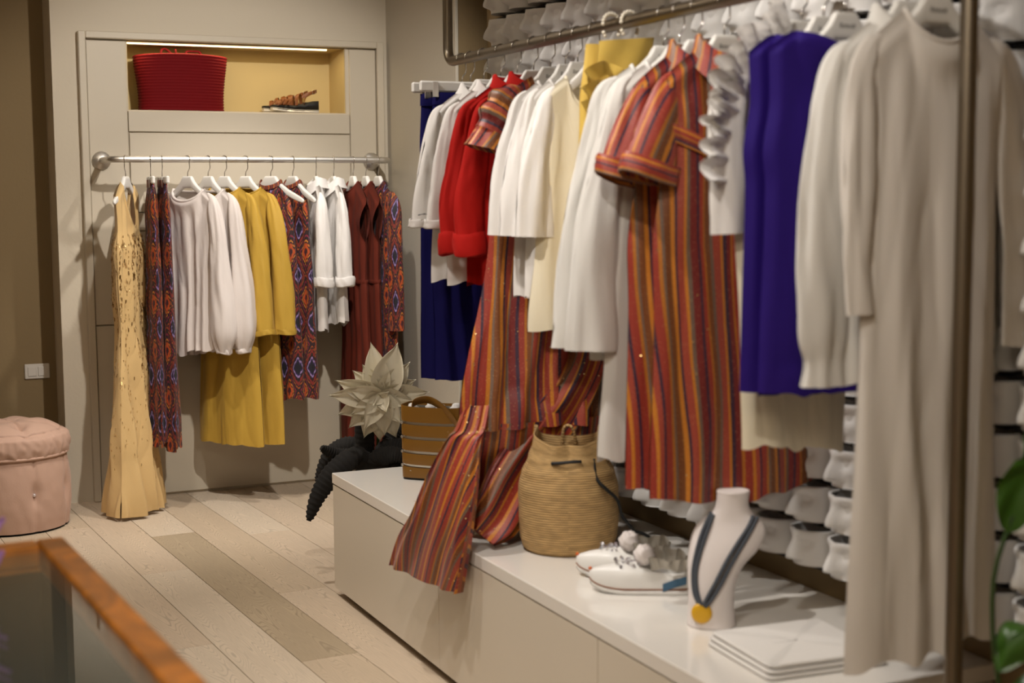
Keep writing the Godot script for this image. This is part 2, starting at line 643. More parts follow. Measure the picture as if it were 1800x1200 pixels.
func neck_band(s: Dictionary, r := 0.006, hgt := 0.0) -> ArrayMesh:
	var m := M.new()
	var nw: float = s.get("nw", 0.065)
	var top: float = s.get("top", 0.105)
	var pts := []
	for i in 41:
		var a := TAU * i / 40
		var x := nw * cos(a)
		var e := absf(sin(a))
		var front := sin(a) > 0
		pts.append(Vector3(x, -(top + (s.get("nf", 0.07) if front else s.get("nb", 0.025)) * e), 0.034 * sin(a)))
	if hgt <= 0.0:
		m.tube(pts, [r], 8, false)
	else:
		var rings := []
		for g in [[0.0, 0.0], [hgt * 0.5, 0.003], [hgt, 0.0], [hgt, 0.004], [0.0, 0.008]]:
			var ring := []
			for q in pts:
				ring.append(q + Vector3(q.x * 0.04, g[0], 0) + Vector3(q.x, 0, q.z).normalized() * g[1])
			rings.append(ring)
		m.loft(rings)
	return m.mesh()


# turned-down shirt collar
func collar_mesh(s: Dictionary, fall := 0.05) -> ArrayMesh:
	var m := M.new()
	var nw: float = s.get("nw", 0.065)
	var top: float = s.get("top", 0.105)
	var rings := []
	for g in [[0.0, 0.0], [0.55, 0.0], [1.0, 0.25], [0.9, 0.7], [0.0, 1.0], [-0.6, 1.15], [-0.62, 1.0], [0.0, 0.86]]:
		var ring := []
		for i in 33:
			var a := lerpf(-PI * 1.42, PI * 0.42, i / 32.0)
			var e := absf(sin(a))
			var front := sin(a) > 0
			var c := Vector3(nw * cos(a), -(top + (s.get("nf", 0.05) if front else 0.01) * e), 0.036 * sin(a))
			var out := Vector3(c.x, 0, c.z).normalized()
			var tip: float = 1.0 + 0.9 * pow(absf(i / 16.0 - 1.0), 4.0)
			var down: float = g[0] * fall * (0.6 if g[0] > 0 else tip)
			ring.append(c + Vector3(0, down, 0) + out * (g[1] * 0.018 * (1.0 + (0.5 if g[0] < 0 else 0.0))))
		rings.append(ring)
	m.loft(rings, false, false, 0.4)
	return m.mesh()


func button_mesh(c: Vector3, r := 0.006) -> ArrayMesh:
	var m := M.new()
	m.tube([c + Vector3(0, 0, -0.001), c + Vector3(0, 0, 0.003), c + Vector3(0, 0, 0.0035)], [r, r, r * 0.8], 12)
	return m.mesh()


func garment(called: String, label: String, category: String, group: String, at: Vector3, turn: float, s: Dictionary) -> Node3D:
	var t := thing(called, label, category, at, turn, group)
	var mat: Material = s.mat
	part(t, s.get("body_name", "body"), body_mesh(s), mat)
	if s.has("sleeve"):
		for sg in [-1.0, 1.0]:
			var path: Array = s.sleeve
			if sg > 0 and s.has("sleeve_r"):
				path = s.sleeve_r
			elif sg > 0 and s.has("rs"):
				path = []
				for q in s.sleeve:
					path.append([q[0] * s.rs, q[1], q[2], q[3] * s.rs, q[4]])
			var o := part(t, "sleeve", sleeve_mesh(path, sg, s.get("sfa", 0.010), s.get("sff", 5.0), s.get("seed", 1.0) + sg, s.get("swap", false), s.get("ring", 0.0)), s.get("sleeve_mat", mat))
			if s.has("cuff"):
				part(o, "cuff", cuff_mesh(path, sg, s.cuff[0], s.cuff[1], s.cuff[2], s.get("seed", 1.0)), mat)
	if s.has("collar"):
		part(t, "collar", collar_mesh(s, s.collar), mat)
	if s.has("band"):
		part(t, "neckband", neck_band(s, s.band, s.get("bandh", 0.0)), mat)
	if s.has("buttons"):
		for k in int(s.buttons[0]):
			var d: float = s.buttons[1] + s.buttons[2] * k
			part(t, "button", button_mesh(Vector3(0.0, -d, prof(s.d, d) + 0.012)), mt.pearl)
	return t


func waistband(s: Dictionary, h := 0.035) -> ArrayMesh:
	var m := M.new()
	var rings := []
	for g in [[0.004, -0.004], [0.004, 0.003], [-h, 0.004], [-h, -0.003]]:
		var ring := []
		for i in 41:
			var a := TAU * (i % 40) / 40
			var w: float = prof(s.w, s.top) + g[1]
			ring.append(Vector3(w * signf(cos(a)) * pow(absf(cos(a)), 0.6), -s.top + g[0], (prof(s.d, s.top) + g[1]) * sin(a)))
		rings.append(ring)
	rings.append(rings[0])
	m.loft(rings, false, false, 0.5)
	return m.mesh()


# ---------------------------------------------------------------- hangers
func hook_mesh(rr: float) -> ArrayMesh:
	var pts := [Vector3(0, -0.088, 0), Vector3(0, -0.066, 0), Vector3(0.004, -0.054, 0), Vector3(0.014, -0.040, 0)]
	var r := rr + 0.0025
	for k in 9:
		var a := lerpf(-0.75, PI * 0.98, k / 8.0)
		pts.append(Vector3(cos(a) * r, sin(a) * r, 0))
	pts.append(Vector3(-r, -0.006, 0))
	var m := M.new()
	m.tube(smooth_path(pts, 36), [0.0021], 8)
	return m.mesh()


func hanger_body(tip := 1.0) -> ArrayMesh:
	var m := M.new()
	# from left tip over the neck block to the right tip: [x, upper edge, lower edge, half depth]
	var st := [[-0.168, 0.190, 0.200, 0.004], [-0.163, 0.184, 0.204, 0.007], [-0.148, 0.174, 0.200, 0.008], [-0.12, 0.158, 0.188, 0.010], [-0.09, 0.141, 0.172, 0.0105], [-0.062, 0.120, 0.154, 0.0105], [-0.042, 0.101, 0.142, 0.0105], [-0.030, 0.082, 0.134, 0.0105], [-0.025, 0.077, 0.132, 0.0105]]
	var all := st.duplicate()
	for k in range(st.size() - 1, -1, -1):
		var b: Array = st[k].duplicate()
		b[0] = -b[0]
		all.append(b)
	var rings := []
	for b in all:
		var ring := []
		var cy: float = (b[1] + b[2]) * 0.5
		var hy: float = (b[2] - b[1]) * 0.5
		for i in 17:
			var a := TAU * (i % 16) / 16
			ring.append(Vector3(b[0], -cy + hy * signf(sin(a)) * pow(absf(sin(a)), 0.55), b[3] * signf(cos(a)) * pow(absf(cos(a)), 0.55)))
		rings.append(ring)
	m.loft(rings, true, true)
	return m.mesh()


var hook_front: ArrayMesh
var hook_back: ArrayMesh
var hanger_shape: ArrayMesh
var bar_shape: ArrayMesh
var clip_shape: ArrayMesh
var print_shape: Mesh


func hanger(label: String, at: Vector3, turn: float, back: bool, clips := false, group := "", clip_x := 0.14, span := 1.0) -> Node3D:
	var t := thing("clip_hanger" if clips else "clothes_hanger", label, "hanger", at, turn, group)
	part(t, "hook", hook_back if back else hook_front, mt.chrome, "wire hook")
	if clips:
		part(t, "bar", bar_shape, mt.hanger)
		for sg in [-1.0, 1.0]:
			var c := part(t, "clip", clip_shape, mt.steel, "metal clip")
			c.position.x = clip_x * sg
	else:
		var hb := part(t, "body", hanger_shape, mt.hanger)
		hb.scale.x = span
	if not back:
		var w := part(t, "lettering", print_shape, mt.print, "dark printed name")
		w.position = Vector3(0.0, -0.100 if clips else -0.105, 0.0106)
	return t


func make_hangers() -> void:
	hook_front = hook_mesh(0.0165)
	hook_back = hook_mesh(0.0150)
	hanger_shape = hanger_body()
	bar_shape = bounds(-0.175, 0.175, -0.112, -0.078, -0.008, 0.008, 0.005)
	var m := M.new()
	m.box(Vector3(0, -0.105, 0.012), Vector3(0.020, 0.048, 0.003), 0.001)
	m.box(Vector3(0, -0.105, -0.012), Vector3(0.020, 0.048, 0.003), 0.001)
	m.box(Vector3(0, -0.084, 0), Vector3(0.014, 0.004, 0.024), 0.001)
	clip_shape = m.mesh(false)
	var tm := TextMesh.new()
	var sf := SystemFont.new()
	sf.font_names = PackedStringArray(["Droid Serif"])
	tm.font = sf
	tm.text = "Renoir"
	tm.font_size = 16
	tm.pixel_size = 0.0008
	tm.depth = 0.0006
	print_shape = tm


# ---------------------------------------------------------------- sequins (too many to count): small metal discs on a cloth
func sequins(parent: Node, called: String, src: Mesh, n: int, mat: Material, y0: float, y1: float, size: Vector2, out := 0.002, bias := 1.0) -> void:
	var a := src.surface_get_arrays(0)
	var v: PackedVector3Array = a[Mesh.ARRAY_VERTEX]
	var nn: PackedVector3Array = a[Mesh.ARRAY_NORMAL]
	var mm := MultiMesh.new()
	mm.transform_format = MultiMesh.TRANSFORM_3D
	var b := BoxMesh.new()
	b.size = Vector3(size.x, size.y, 0.0006)
	mm.mesh = b
	var tr := []
	var guard := 0
	while tr.size() < n and guard < n * 40:
		guard += 1
		var k := rng.randi() % v.size()
		var p := v[k]
		if p.y > y0 or p.y < y1:
			continue
		if rng.randf() > pow(inverse_lerp(y1, y0, p.y), bias):
			continue
		# sequins sit in short vertical runs
		if nz.get_noise_2d(p.x * 60.0, p.z * 60.0 + p.y * 2.5) < 0.05:
			continue
		var z := nn[k]
		if z.z * p.z < 0:
			z = -z
		z = (z + Vector3(rng.randf_range(-.35, .35), rng.randf_range(-.35, .35), rng.randf_range(-.35, .35))).normalized()
		var x := Vector3.UP.cross(z).normalized()
		tr.append(Transform3D(Basis(x, z.cross(x), z), p + Vector3(rng.randf_range(-.004, .004), rng.randf_range(-.012, .012), 0) + z * out))
	mm.instance_count = tr.size()
	for k in tr.size():
		mm.set_instance_transform(k, tr[k])
	var o := MultiMeshInstance3D.new()
	o.name = called
	o.multimesh = mm
	o.material_override = mat
	o.set_meta("kind", "stuff")
	parent.add_child(o, true)


# ---------------------------------------------------------------- scene
func _ready() -> void:
	rng.seed = 11
	# camera
	var f := 2550.0
	var pitch := atan((600.0 - 340.0) / f)
	var yaw := atan(1175.0 * cos(pitch) / f)
	var fw := Vector3(sin(yaw) * cos(pitch), -sin(pitch), -cos(yaw) * cos(pitch))
	var rt := Vector3(cos(yaw), 0, sin(yaw))
	var up := rt.cross(fw)
	var roll := deg_to_rad(0.4)
	var cam := Camera3D.new()
	cam.name = "camera"
	add_child(cam)
	var at := CameraAttributesPhysical.new()
	at.frustum_focal_length = 50.0
	at.exposure_aperture = 2.8
	at.frustum_focus_distance = 5.7
	cam.attributes = at
	cam.fov = rad_to_deg(2.0 * atan(600.0 / f))
	cam.near = 0.05
	cam.far = 60.0
	cam.transform = Transform3D(Basis(rt * cos(roll) - up * sin(roll), up * cos(roll) + rt * sin(roll), -fw), Vector3(0, 1.45, 0))
	cam.current = true
	# surroundings: a closed room, so the sky is only a faint grey
	var we := WorldEnvironment.new()
	we.name = "surroundings"
	var env := Environment.new()
	env.background_mode = Environment.BG_COLOR
	env.background_color = Color(0.02, 0.02, 0.02)
	env.tonemap_mode = Environment.TONE_MAPPER_LINEAR
	env.tonemap_exposure = 1.0
	env.sdfgi_enabled = true
	env.ssao_enabled = true
	env.ssil_enabled = true
	we.environment = env
	add_child(we)
	make_materials()
	# ceiling lamps; both panels and the table spot are added, unseen fill
	fill_panel(Vector3(-0.6, 2.895, -0.4), Vector2(1.2, 1.2), 1.5, "added square ceiling panel giving fill light to the whole room")  # soft fill added to lift the whole room
	fill_panel(Vector3(0.3, 2.895, -5.2), Vector2(0.6, 0.6), 0.18, "small added ceiling panel giving fill light near the back wall")  # weak fill added for the back of the shop
	ceiling_spot(Vector3(1.62, 2.80, -4.2), Vector3(1.65, 0.95, -7.0), 34, 5.4, "ceiling spotlight aimed at the back clothes rail")
	ceiling_spot(Vector3(1.80, 2.80, -5.80), Vector3(1.72, 0.2, -6.72), 36, 2.3, "ceiling spotlight close above the back clothes rail")
	ceiling_spot(Vector3(0.75, 2.80, -4.1), Vector3(1.72, 1.0, -4.0), 34, 2.3, "ceiling spotlight aimed at the red jackets")
	ceiling_spot(Vector3(0.70, 2.80, -2.9), Vector3(1.80, 0.9, -2.9), 36, 2.7, "ceiling spotlight aimed at the necklace bust")
	ceiling_spot(Vector3(0.35, 2.80, -1.5), Vector3(1.75, 1.0, -2.5), 34, 1.7, "ceiling spotlight aimed at the near end of the display rail")
	ceiling_spot(Vector3(0.95, 2.80, -5.6), Vector3(1.25, 0.0, -5.4), 38, 3.0, "ceiling spotlight aimed down at the oak floor")
	ceiling_spot(Vector3(0.35, 2.80, -0.9), Vector3(0.15, 0.8, -2.2), 26, 2.2, "added ceiling spotlight that brightens the oak display table")  # unseen spot added to brighten the table frame
	make_setting()
	make_hangers()
	plinth()
	display_rail()
	back_rail()
	face_planters()
	front_garments()
	back_garments()
	bags_and_shoes()
	necklace_bust()
	paper_flower()
	pouf()
	display_table()
	potted_plant()


func aimed(n: Node3D, from: Vector3, to: Vector3) -> void:
	n.look_at_from_position(from, to, Vector3.UP if absf((to - from).normalized().y) < 0.98 else Vector3.RIGHT)


func ceiling_spot(p: Vector3, to: Vector3, ang: float, e: float, label: String) -> void:
	var t := thing("ceiling_spotlight", label, "spotlight", p, 0.0, "ceiling spotlights")
	var d := (to - p).normalized()
	var m := M.new()
	m.tube([-d * 0.10, -d * 0.095, d * 0.02, d * 0.02], [0.02, 0.038, 0.042, 0.036], 24, false)
	part(t, "housing", m.mesh(), mt.plastic)
	m = M.new()
	m.tube([-d * 0.05, Vector3(0, 0.05, 0), Vector3(0, 0.098, 0)], [0.008], 10)
	part(t, "bracket", m.mesh(), mt.plastic)
	m = M.new()
	m.tube([d * 0.004, d * 0.010], [0.036], 24)
	part(t, "lens", m.mesh(), mt.lens)
	var l := SpotLight3D.new()
	l.name = "beam"
	t.add_child(l)
	aimed(l, d * 0.03 + p, to)
	l.light_color = Color(1.0, 0.97, 0.935)
	l.light_energy = e
	l.light_size = 0.035
	l.spot_angle = ang
	l.spot_angle_attenuation = 0.55
	l.spot_range = 14.0
	l.spot_attenuation = 2.0
	l.shadow_enabled = true


func fill_panel(p: Vector3, s: Vector2, e: float, label: String) -> void:  # unseen panel added as fill light
	var t := thing("added_fill_panel", label, "ceiling light", p, 0.0, "added fill light panels")
	part(t, "frame", bx(Vector3(0, -0.004, 0), Vector3(s.x + 0.06, 0.012, s.y + 0.06), 0.002), mt.plastic)
	part(t, "diffuser", bx(Vector3(0, -0.012, 0), Vector3(s.x, 0.006, s.y), 0.001), mt.lens)
	var l := AreaLight3D.new()
	l.name = "glow"
	t.add_child(l)
	l.position = Vector3(0, -0.03, 0)
	l.rotation.x = -PI / 2
	l.area_size = s
	l.light_color = Color(1.0, 0.975, 0.94)
	l.light_energy = e
	l.shadow_enabled = true


func make_setting() -> void:
	# floor: slab with single planks laid on it, running 3 degrees off the rail
	var fl := struct("floor", bounds(-3.2, 3.9, -0.12, -0.012, -7.6, 3.2), mt.subfloor)
	var pm := []
	for k in 3:
		var b := M.new()
		b.box(Vector3.ZERO, Vector3(0.188, 0.012, [1.9, 2.05, 1.2][k]), 0.0008)
		# grain runs along the board: map u across, v along
		for j in b.v.size():
			b.u[j] = Vector2((b.v[j].x + 0.094) / 0.188, b.v[j].z / 2.1 + 0.5)
		pm.append(b.mesh(false))
	var dir := Vector3(0.054, 0, 1).normalized()
	var ang := atan2(dir.x, dir.z)
	var sidev := Vector3(dir.z, 0, -dir.x)
	var o0 := Vector3(0.918, 0, -6.567)
	var starts := {0: 2.06, -1: 1.08, 1: 0.765, 2: 1.55}
	for c in range(-22, 16):
		var z: float = -1.6 - (starts[c] if starts.has(c) else fposmod(c * 0.83, 2.05)) + (2.06 if starts.has(c) else 0.0) - 1.2
		var k := 0
		while z < 9.8:
			var ki := 0
			var ln := 1.9
			var cc := o0 + sidev * (0.190 * (c + 0.5)) + dir * (z + ln * 0.5)
			z += ln + 0.0015
			k += 1
			if cc.x < -3.3 or cc.x > 4.0 or cc.z < -8.4 or cc.z > 4.0:
				continue
			var tone: int = [0, 3, 1, 0, 1, 3, 0][posmod(c * 3 + k * 5, 7)]
			if c == 1 and k == 2:
				tone = 2
			var o := part(fl, "plank", pm[ki], mt.planks[tone])
			o.position = cc + Vector3(0, -0.006, 0)
			o.rotation.y = ang + (PI if (c + k) % 2 else 0.0)
	# back wall: dark recess on the left, panelled block in the middle
	struct("wall_back", bounds(-3.2, 0.93, 0, 2.9, -7.5, -7.30), mt.taupe)
	var m := M.new()
	m.box(Vector3((0.905 + 1.247) * 0.5, 1.45, -7.19), Vector3(1.247 - 0.905, 2.9, 0.29), 0.0)
	m.box(Vector3((2.32 + 2.54) * 0.5, 1.45, -7.19), Vector3(0.22, 2.9, 0.29), 0.0)
	m.box(Vector3((1.247 + 2.32) * 0.5, (2.178 + 2.9) * 0.5, -7.19), Vector3(2.32 - 1.247, 2.9 - 2.178, 0.29), 0.0)
	m.box(Vector3((1.247 + 2.32) * 0.5, 1.856 * 0.5, -7.19), Vector3(2.32 - 1.247, 1.856, 0.29), 0.0)
	var wb := struct("wall_back_panelled", m.mesh(false), mt.beige)
	part(wb, "niche_lining", niche_lining(), mt.niche, "niche lining, yellowish paint with the warm LED glow in its colour")
	var zf := -7.030
	for r in [[1.060, 1.238, 0.845, 2.172], [1.060, 1.238, 0.012, 0.838], [2.338, 2.474, 0.012, 2.172], [1.245, 2.331, 1.375, 1.748], [1.245, 2.331, 1.287, 1.370], [1.245, 2.331, 0.012, 1.282], [1.243, 2.334, 1.754, 1.850]]:
		part(wb, "panel", bounds(r[0], r[1], r[2], r[3], -7.05, zf, 0.0015), mt.panel)
	# frame with mitred corners
	var fr := [[1.022, 1.056, 0.0, 2.213], [2.478, 2.514, 0.0, 2.213]]
	for r in fr:
		part(wb, "frame_board", bounds(r[0], r[1], r[2], r[3], -7.05, -7.008, 0.004), mt.panel)
	part(wb, "frame_board", bounds(1.056, 2.478, 2.180, 2.213, -7.05, -7.008, 0.004), mt.panel)
	# wardrobe handle seen between the white shirts
	m = M.new()
	m.tube([Vector3(2.13, 1.40, zf), Vector3(2.13, 1.40, zf + 0.012), Vector3(2.13, 1.40, zf + 0.022), Vector3(2.13, 1.40, zf + 0.026)], [0.008, 0.008, 0.018, 0.012], 16)
	part(wb, "knob", m.mesh(), mt.steel, "round steel knob")
	# grey wall beyond, dark alcove, partition behind the display rail
	struct("wall_right_far", bounds(2.54, 2.555, 0, 2.9, -7.5, -6.13), mt.grey)
	struct("wall_alcove", bounds(2.555, 3.9, 0, 2.9, -6.33, -6.135), mt.taupe)
	struct("wall_alcove_side", bounds(3.75, 3.9, 0, 2.9, -6.14, -4.0), mt.taupe)
	struct("wall_alcove_near", bounds(2.30, 3.9, 0, 2.9, -4.15, -4.0), mt.taupe)
	struct("wall_right", bounds(2.185, 2.31, 0, 2.9, -4.97, 3.2), mt.taupe)
	struct("wall_left", bounds(-3.2, -3.0, 0, 2.9, -7.5, 3.2), mt.beige)
	struct("wall_front", bounds(-3.2, 2.31, 0, 2.9, 3.0, 3.2), mt.beige)
	struct("ceiling", bounds(-3.2, 3.9, 2.9, 3.05, -7.6, 3.2), mt.ceil)
	# led strip under the niche's upper edge
	var t := thing("led_strip", "thin warm light strip along the top of the lit niche", "light strip", Vector3(1.742, 2.172, -7.075))
	part(t, "channel", bx(Vector3(0, 0.003, 0), Vector3(0.99, 0.006, 0.016), 0.001), mt.plastic)
	part(t, "diffuser", bx(Vector3(0, -0.003, 0), Vector3(0.985, 0.007, 0.010), 0.001), mt.led)
	var l := AreaLight3D.new()
	l.name = "glow"
	t.add_child(l)
	l.position = Vector3(0, -0.010, 0)
	l.rotation.x = -PI / 2
	l.area_size = Vector2(0.98, 0.012)
	l.light_color = Color(1.0, 0.90, 0.70)
	l.light_energy = 0.16
	l.shadow_enabled = true
	# light switch
	t = thing("wall_switch", "white double switch plate on the dark wall above the pouf", "switch", Vector3(0.815, 0.611, -7.298))
	part(t, "plate", bx(Vector3(0, 0, 0.004), Vector3(0.115, 0.072, 0.010), 0.003), mt.plastic)
	for s in [-0.024, 0.024]:
		part(t, "rocker", bx(Vector3(s, 0, 0.010), Vector3(0.040, 0.046, 0.006), 0.002), mt.plastic)


func niche_lining() -> ArrayMesh:
	var m := M.new()
	var x0 := 1.2475
	var x1 := 2.3195
	var y0 := 1.857
	var y1 := 2.177
	m.box(Vector3((x0 + x1) * 0.5, (y0 + y1) * 0.5, -7.315), Vector3(x1 - x0 + 0.02, y1 - y0 + 0.02, 0.03), 0.001)
	m.box(Vector3(x0 + 0.0015, (y0 + y1) * 0.5, -7.18), Vector3(0.003, y1 - y0, 0.255), 0.0005)
	m.box(Vector3(x1 - 0.0015, (y0 + y1) * 0.5, -7.18), Vector3(0.003, y1 - y0, 0.255), 0.0005)
	m.box(Vector3((x0 + x1) * 0.5, y1 - 0.0015, -7.18), Vector3(x1 - x0 - 0.006, 0.003, 0.255), 0.0005)
	return m.mesh(false)


func plinth() -> void:
	var x0 := 1.56
	var t := thing("display_plinth", "long low white lacquered display plinth along the right wall", "plinth", Vector3(0, 0, 0))
	part(t, "kick", bounds(x0 + 0.05, 2.183, 0.0, 0.04, -4.92, -2.36), mt.dark, "dark recessed kick")
	part(t, "carcass", bounds(x0 + 0.022, 2.183, 0.035, CH - 0.04, -4.955, -2.32), mt.front)
	part(t, "top", bounds(x0, 2.183, CH - 0.038, CH, -4.975, -2.30, 0.002), mt.lacquer)
	for z in [[-4.972, -3.949], [-3.945, -2.938], [-2.934, -2.303]]:
		part(t, "front_panel", bounds(x0 + 0.002, x0 + 0.022, 0.03, CH - 0.042, z[0], z[1], 0.0012), mt.front)
	part(t, "end_panel", bounds(x0 + 0.022, 2.181, 0.03, CH - 0.042, -2.32, -2.303, 0.0012), mt.front)


func display_rail() -> void:
	var t := thing("display_rail", "brown metal garment rail over the white plinth", "clothes rail", Vector3(RX, 0, -3.3))
	var m := M.new()
	var pts := []
	for k in 7:
		pts.append(Vector3(0, RY + 1.01 - 0.152 * k, -1.23))
	for k in 6:
		var a := PI * 0.5 * k / 5
		pts.append(Vector3(0, RY + 0.045 - 0.045 * sin(a), -1.185 - 0.045 * cos(a)))
	for k in 12:
		pts.append(Vector3(0, RY, -1.12 + 0.21 * k))
	pts.append(Vector3(0, RY, 1.235))
	m.tube(pts, [0.0165], 20)
	part(t, "rail", m.mesh(), mt.pipe)
	m = M.new()
	m.tube([Vector3(0, 0, 1.24), Vector3(0, 1.2, 1.24), Vector3(0, 2.898, 1.24)], [0.0165], 20)
	part(t, "post", m.mesh(), mt.pipe)
	for q in [[Vector3(0, 2.888, -1.23), Vector3(0, 2.899, -1.23)], [Vector3(0, 0.0, 1.24), Vector3(0, 0.01, 1.24)], [Vector3(0, 2.888, 1.24), Vector3(0, 2.899, 1.24)]]:
		m = M.new()
		m.tube(q, [0.04], 24)
		part(t, "flange", m.mesh(), mt.pipe)


func back_rail() -> void:
	var t := thing("wall_rail", "brushed steel garment rail fixed to the panelled back wall", "clothes rail", Vector3(1.777, BY, BZ))
	var m := M.new()
	var h := 0.666
	var pts := [Vector3(-h, 0, -0.275), Vector3(-h, 0, -0.12), Vector3(-h, 0, -0.04), Vector3(-h + 0.012, 0, -0.012), Vector3(-h + 0.04, 0, 0)]
	for k in 9:
		pts.append(Vector3(lerpf(-h + 0.1, h - 0.1, k / 8.0), 0, 0))
	pts.append_array([Vector3(h - 0.04, 0, 0), Vector3(h - 0.012, 0, -0.012), Vector3(h, 0, -0.04), Vector3(h, 0, -0.12), Vector3(h, 0, -0.275)])
	m.tube(pts, [0.0150], 20)
	part(t, "rail", m.mesh(), mt.steel)
	for x in [-h, h]:
		m = M.new()
		m.tube([Vector3(x, 0, -0.279), Vector3(x, 0, -0.270), Vector3(x, 0, -0.262), Vector3(x, 0, -0.256), Vector3(x, 0, -0.25)], [0.043, 0.043, 0.040, 0.024, 0.018], 32)
		part(t, "flange", m.mesh(), mt.steel)


# ---------------------------------------------------------------- wall of faces
func planter_mesh() -> ArrayMesh:
	var m := M.new()
	var na := 64
	var nv := 24
	var h := 0.088
	var p := PackedVector3Array()
	var q := PackedVector2Array()
	for j in nv + 1:
		var v := 1.0 * j / nv          # 0 bottom, 1 top rim
		for i in na + 1:
			var a := -PI + TAU * (i % na) / na      # 0 looks out along -x
			var r := 0.057 + 0.008 * v
			var fx := r * 0.92
			var side := sin(a)
			# nose: a ridge that widens and grows towards its tip, then cuts back to the lip
			var nose := exp(-pow(absf(a) / (0.12 + 0.13 * (1.0 - v)), 1.6)) * (smoothstep(0.10, 0.24, v) * (1.0 - smoothstep(0.26, 1.0, v) * 0.82)) * 0.036
			var brow := 0.003 * exp(-pow((v - 0.90) / 0.09, 2.0)) * exp(-pow(a / 0.95, 2.0))
			var sock := 0.0
			for s in [-1.0, 1.0]:
				sock += 0.013 * exp(-pow((a - s * 0.48) / 0.25, 2.0) - pow((v - 0.68) / 0.13, 2.0))
				sock -= 0.0055 * exp(-pow((a - s * 0.48) / 0.17, 2.0) - pow((v - 0.66) / 0.06, 2.0))
				brow += 0.003 * exp(-pow((a - s * 0.62) / 0.3, 2.0) - pow((v - 0.40) / 0.16, 2.0))
			var lips := 0.002 * exp(-pow(a / 0.36, 2.0) - pow((v - 0.05) / 0.07, 2.0))
			var rr := fx + nose + brow - sock + lips
			p.append(Vector3(-cos(a) * rr, v * h, side * rr * 1.08))
			q.append(Vector2(a, v))
	m.grid(na, nv, p, q)
	# rim and inside
	var rings := []
	for g in [[1.0, h], [0.90, h + 0.0005], [0.88, h - 0.003], [0.82, 0.012], [0.02, 0.010]]:
		var ring := []
		for i in na + 1:
			var b: Vector3 = p[nv * (na + 1) + i]
			ring.append(Vector3(b.x * g[0], g[1], b.z * g[0]))
		rings.append(ring)
	m.loft(rings)
	rings = []
	for g in [1.0, 0.02]:
		var ring := []
		for i in na + 1:
			ring.append(Vector3(p[i].x * g, 0, p[i].z * g))
		rings.append(ring)
	m.loft(rings)
	return m.mesh()


func ordinal(n: int) -> String:
	return ["first", "second", "third", "fourth", "fifth", "sixth", "seventh", "eighth", "ninth", "tenth", "eleventh", "twelfth", "thirteenth", "fourteenth", "fifteenth", "sixteenth", "seventeenth", "eighteenth", "nineteenth"][n]


func face_planters() -> void:
	var pm := planter_mesh()
	var cols := 18
	var rows := 16
	for c in cols:
		for r in rows:
			var y := 0.548 + 0.1085 * r
			var z := -4.655 + 0.1500 * c
			var t := thing("face_planter", "white face-shaped wall planter, %s column from the far corner, %s row from the plinth up" % [ordinal(c), ordinal(r)], "planter", Vector3(2.122, y, z), 0.0, "white face planters on the dark wall")
			part(t, "cup", pm, mt.ceramic)
			t.rotation.y = deg_to_rad(rng.randf_range(-3, 3))
	# thin dark holders that carry each row
	for r in rows:
		var y := 0.548 + 0.1085 * r
		var o := thing("planter_shelf", "thin dark shelf under the %s row of white face planters from the plinth" % ordinal(r), "shelf", Vector3(2.150, y - 0.010, -3.38), 0.0, "dark shelves under the planters")
		part(o, "board", bx(Vector3.ZERO, Vector3(0.066, 0.010, 2.70), 0.001), mt.black)


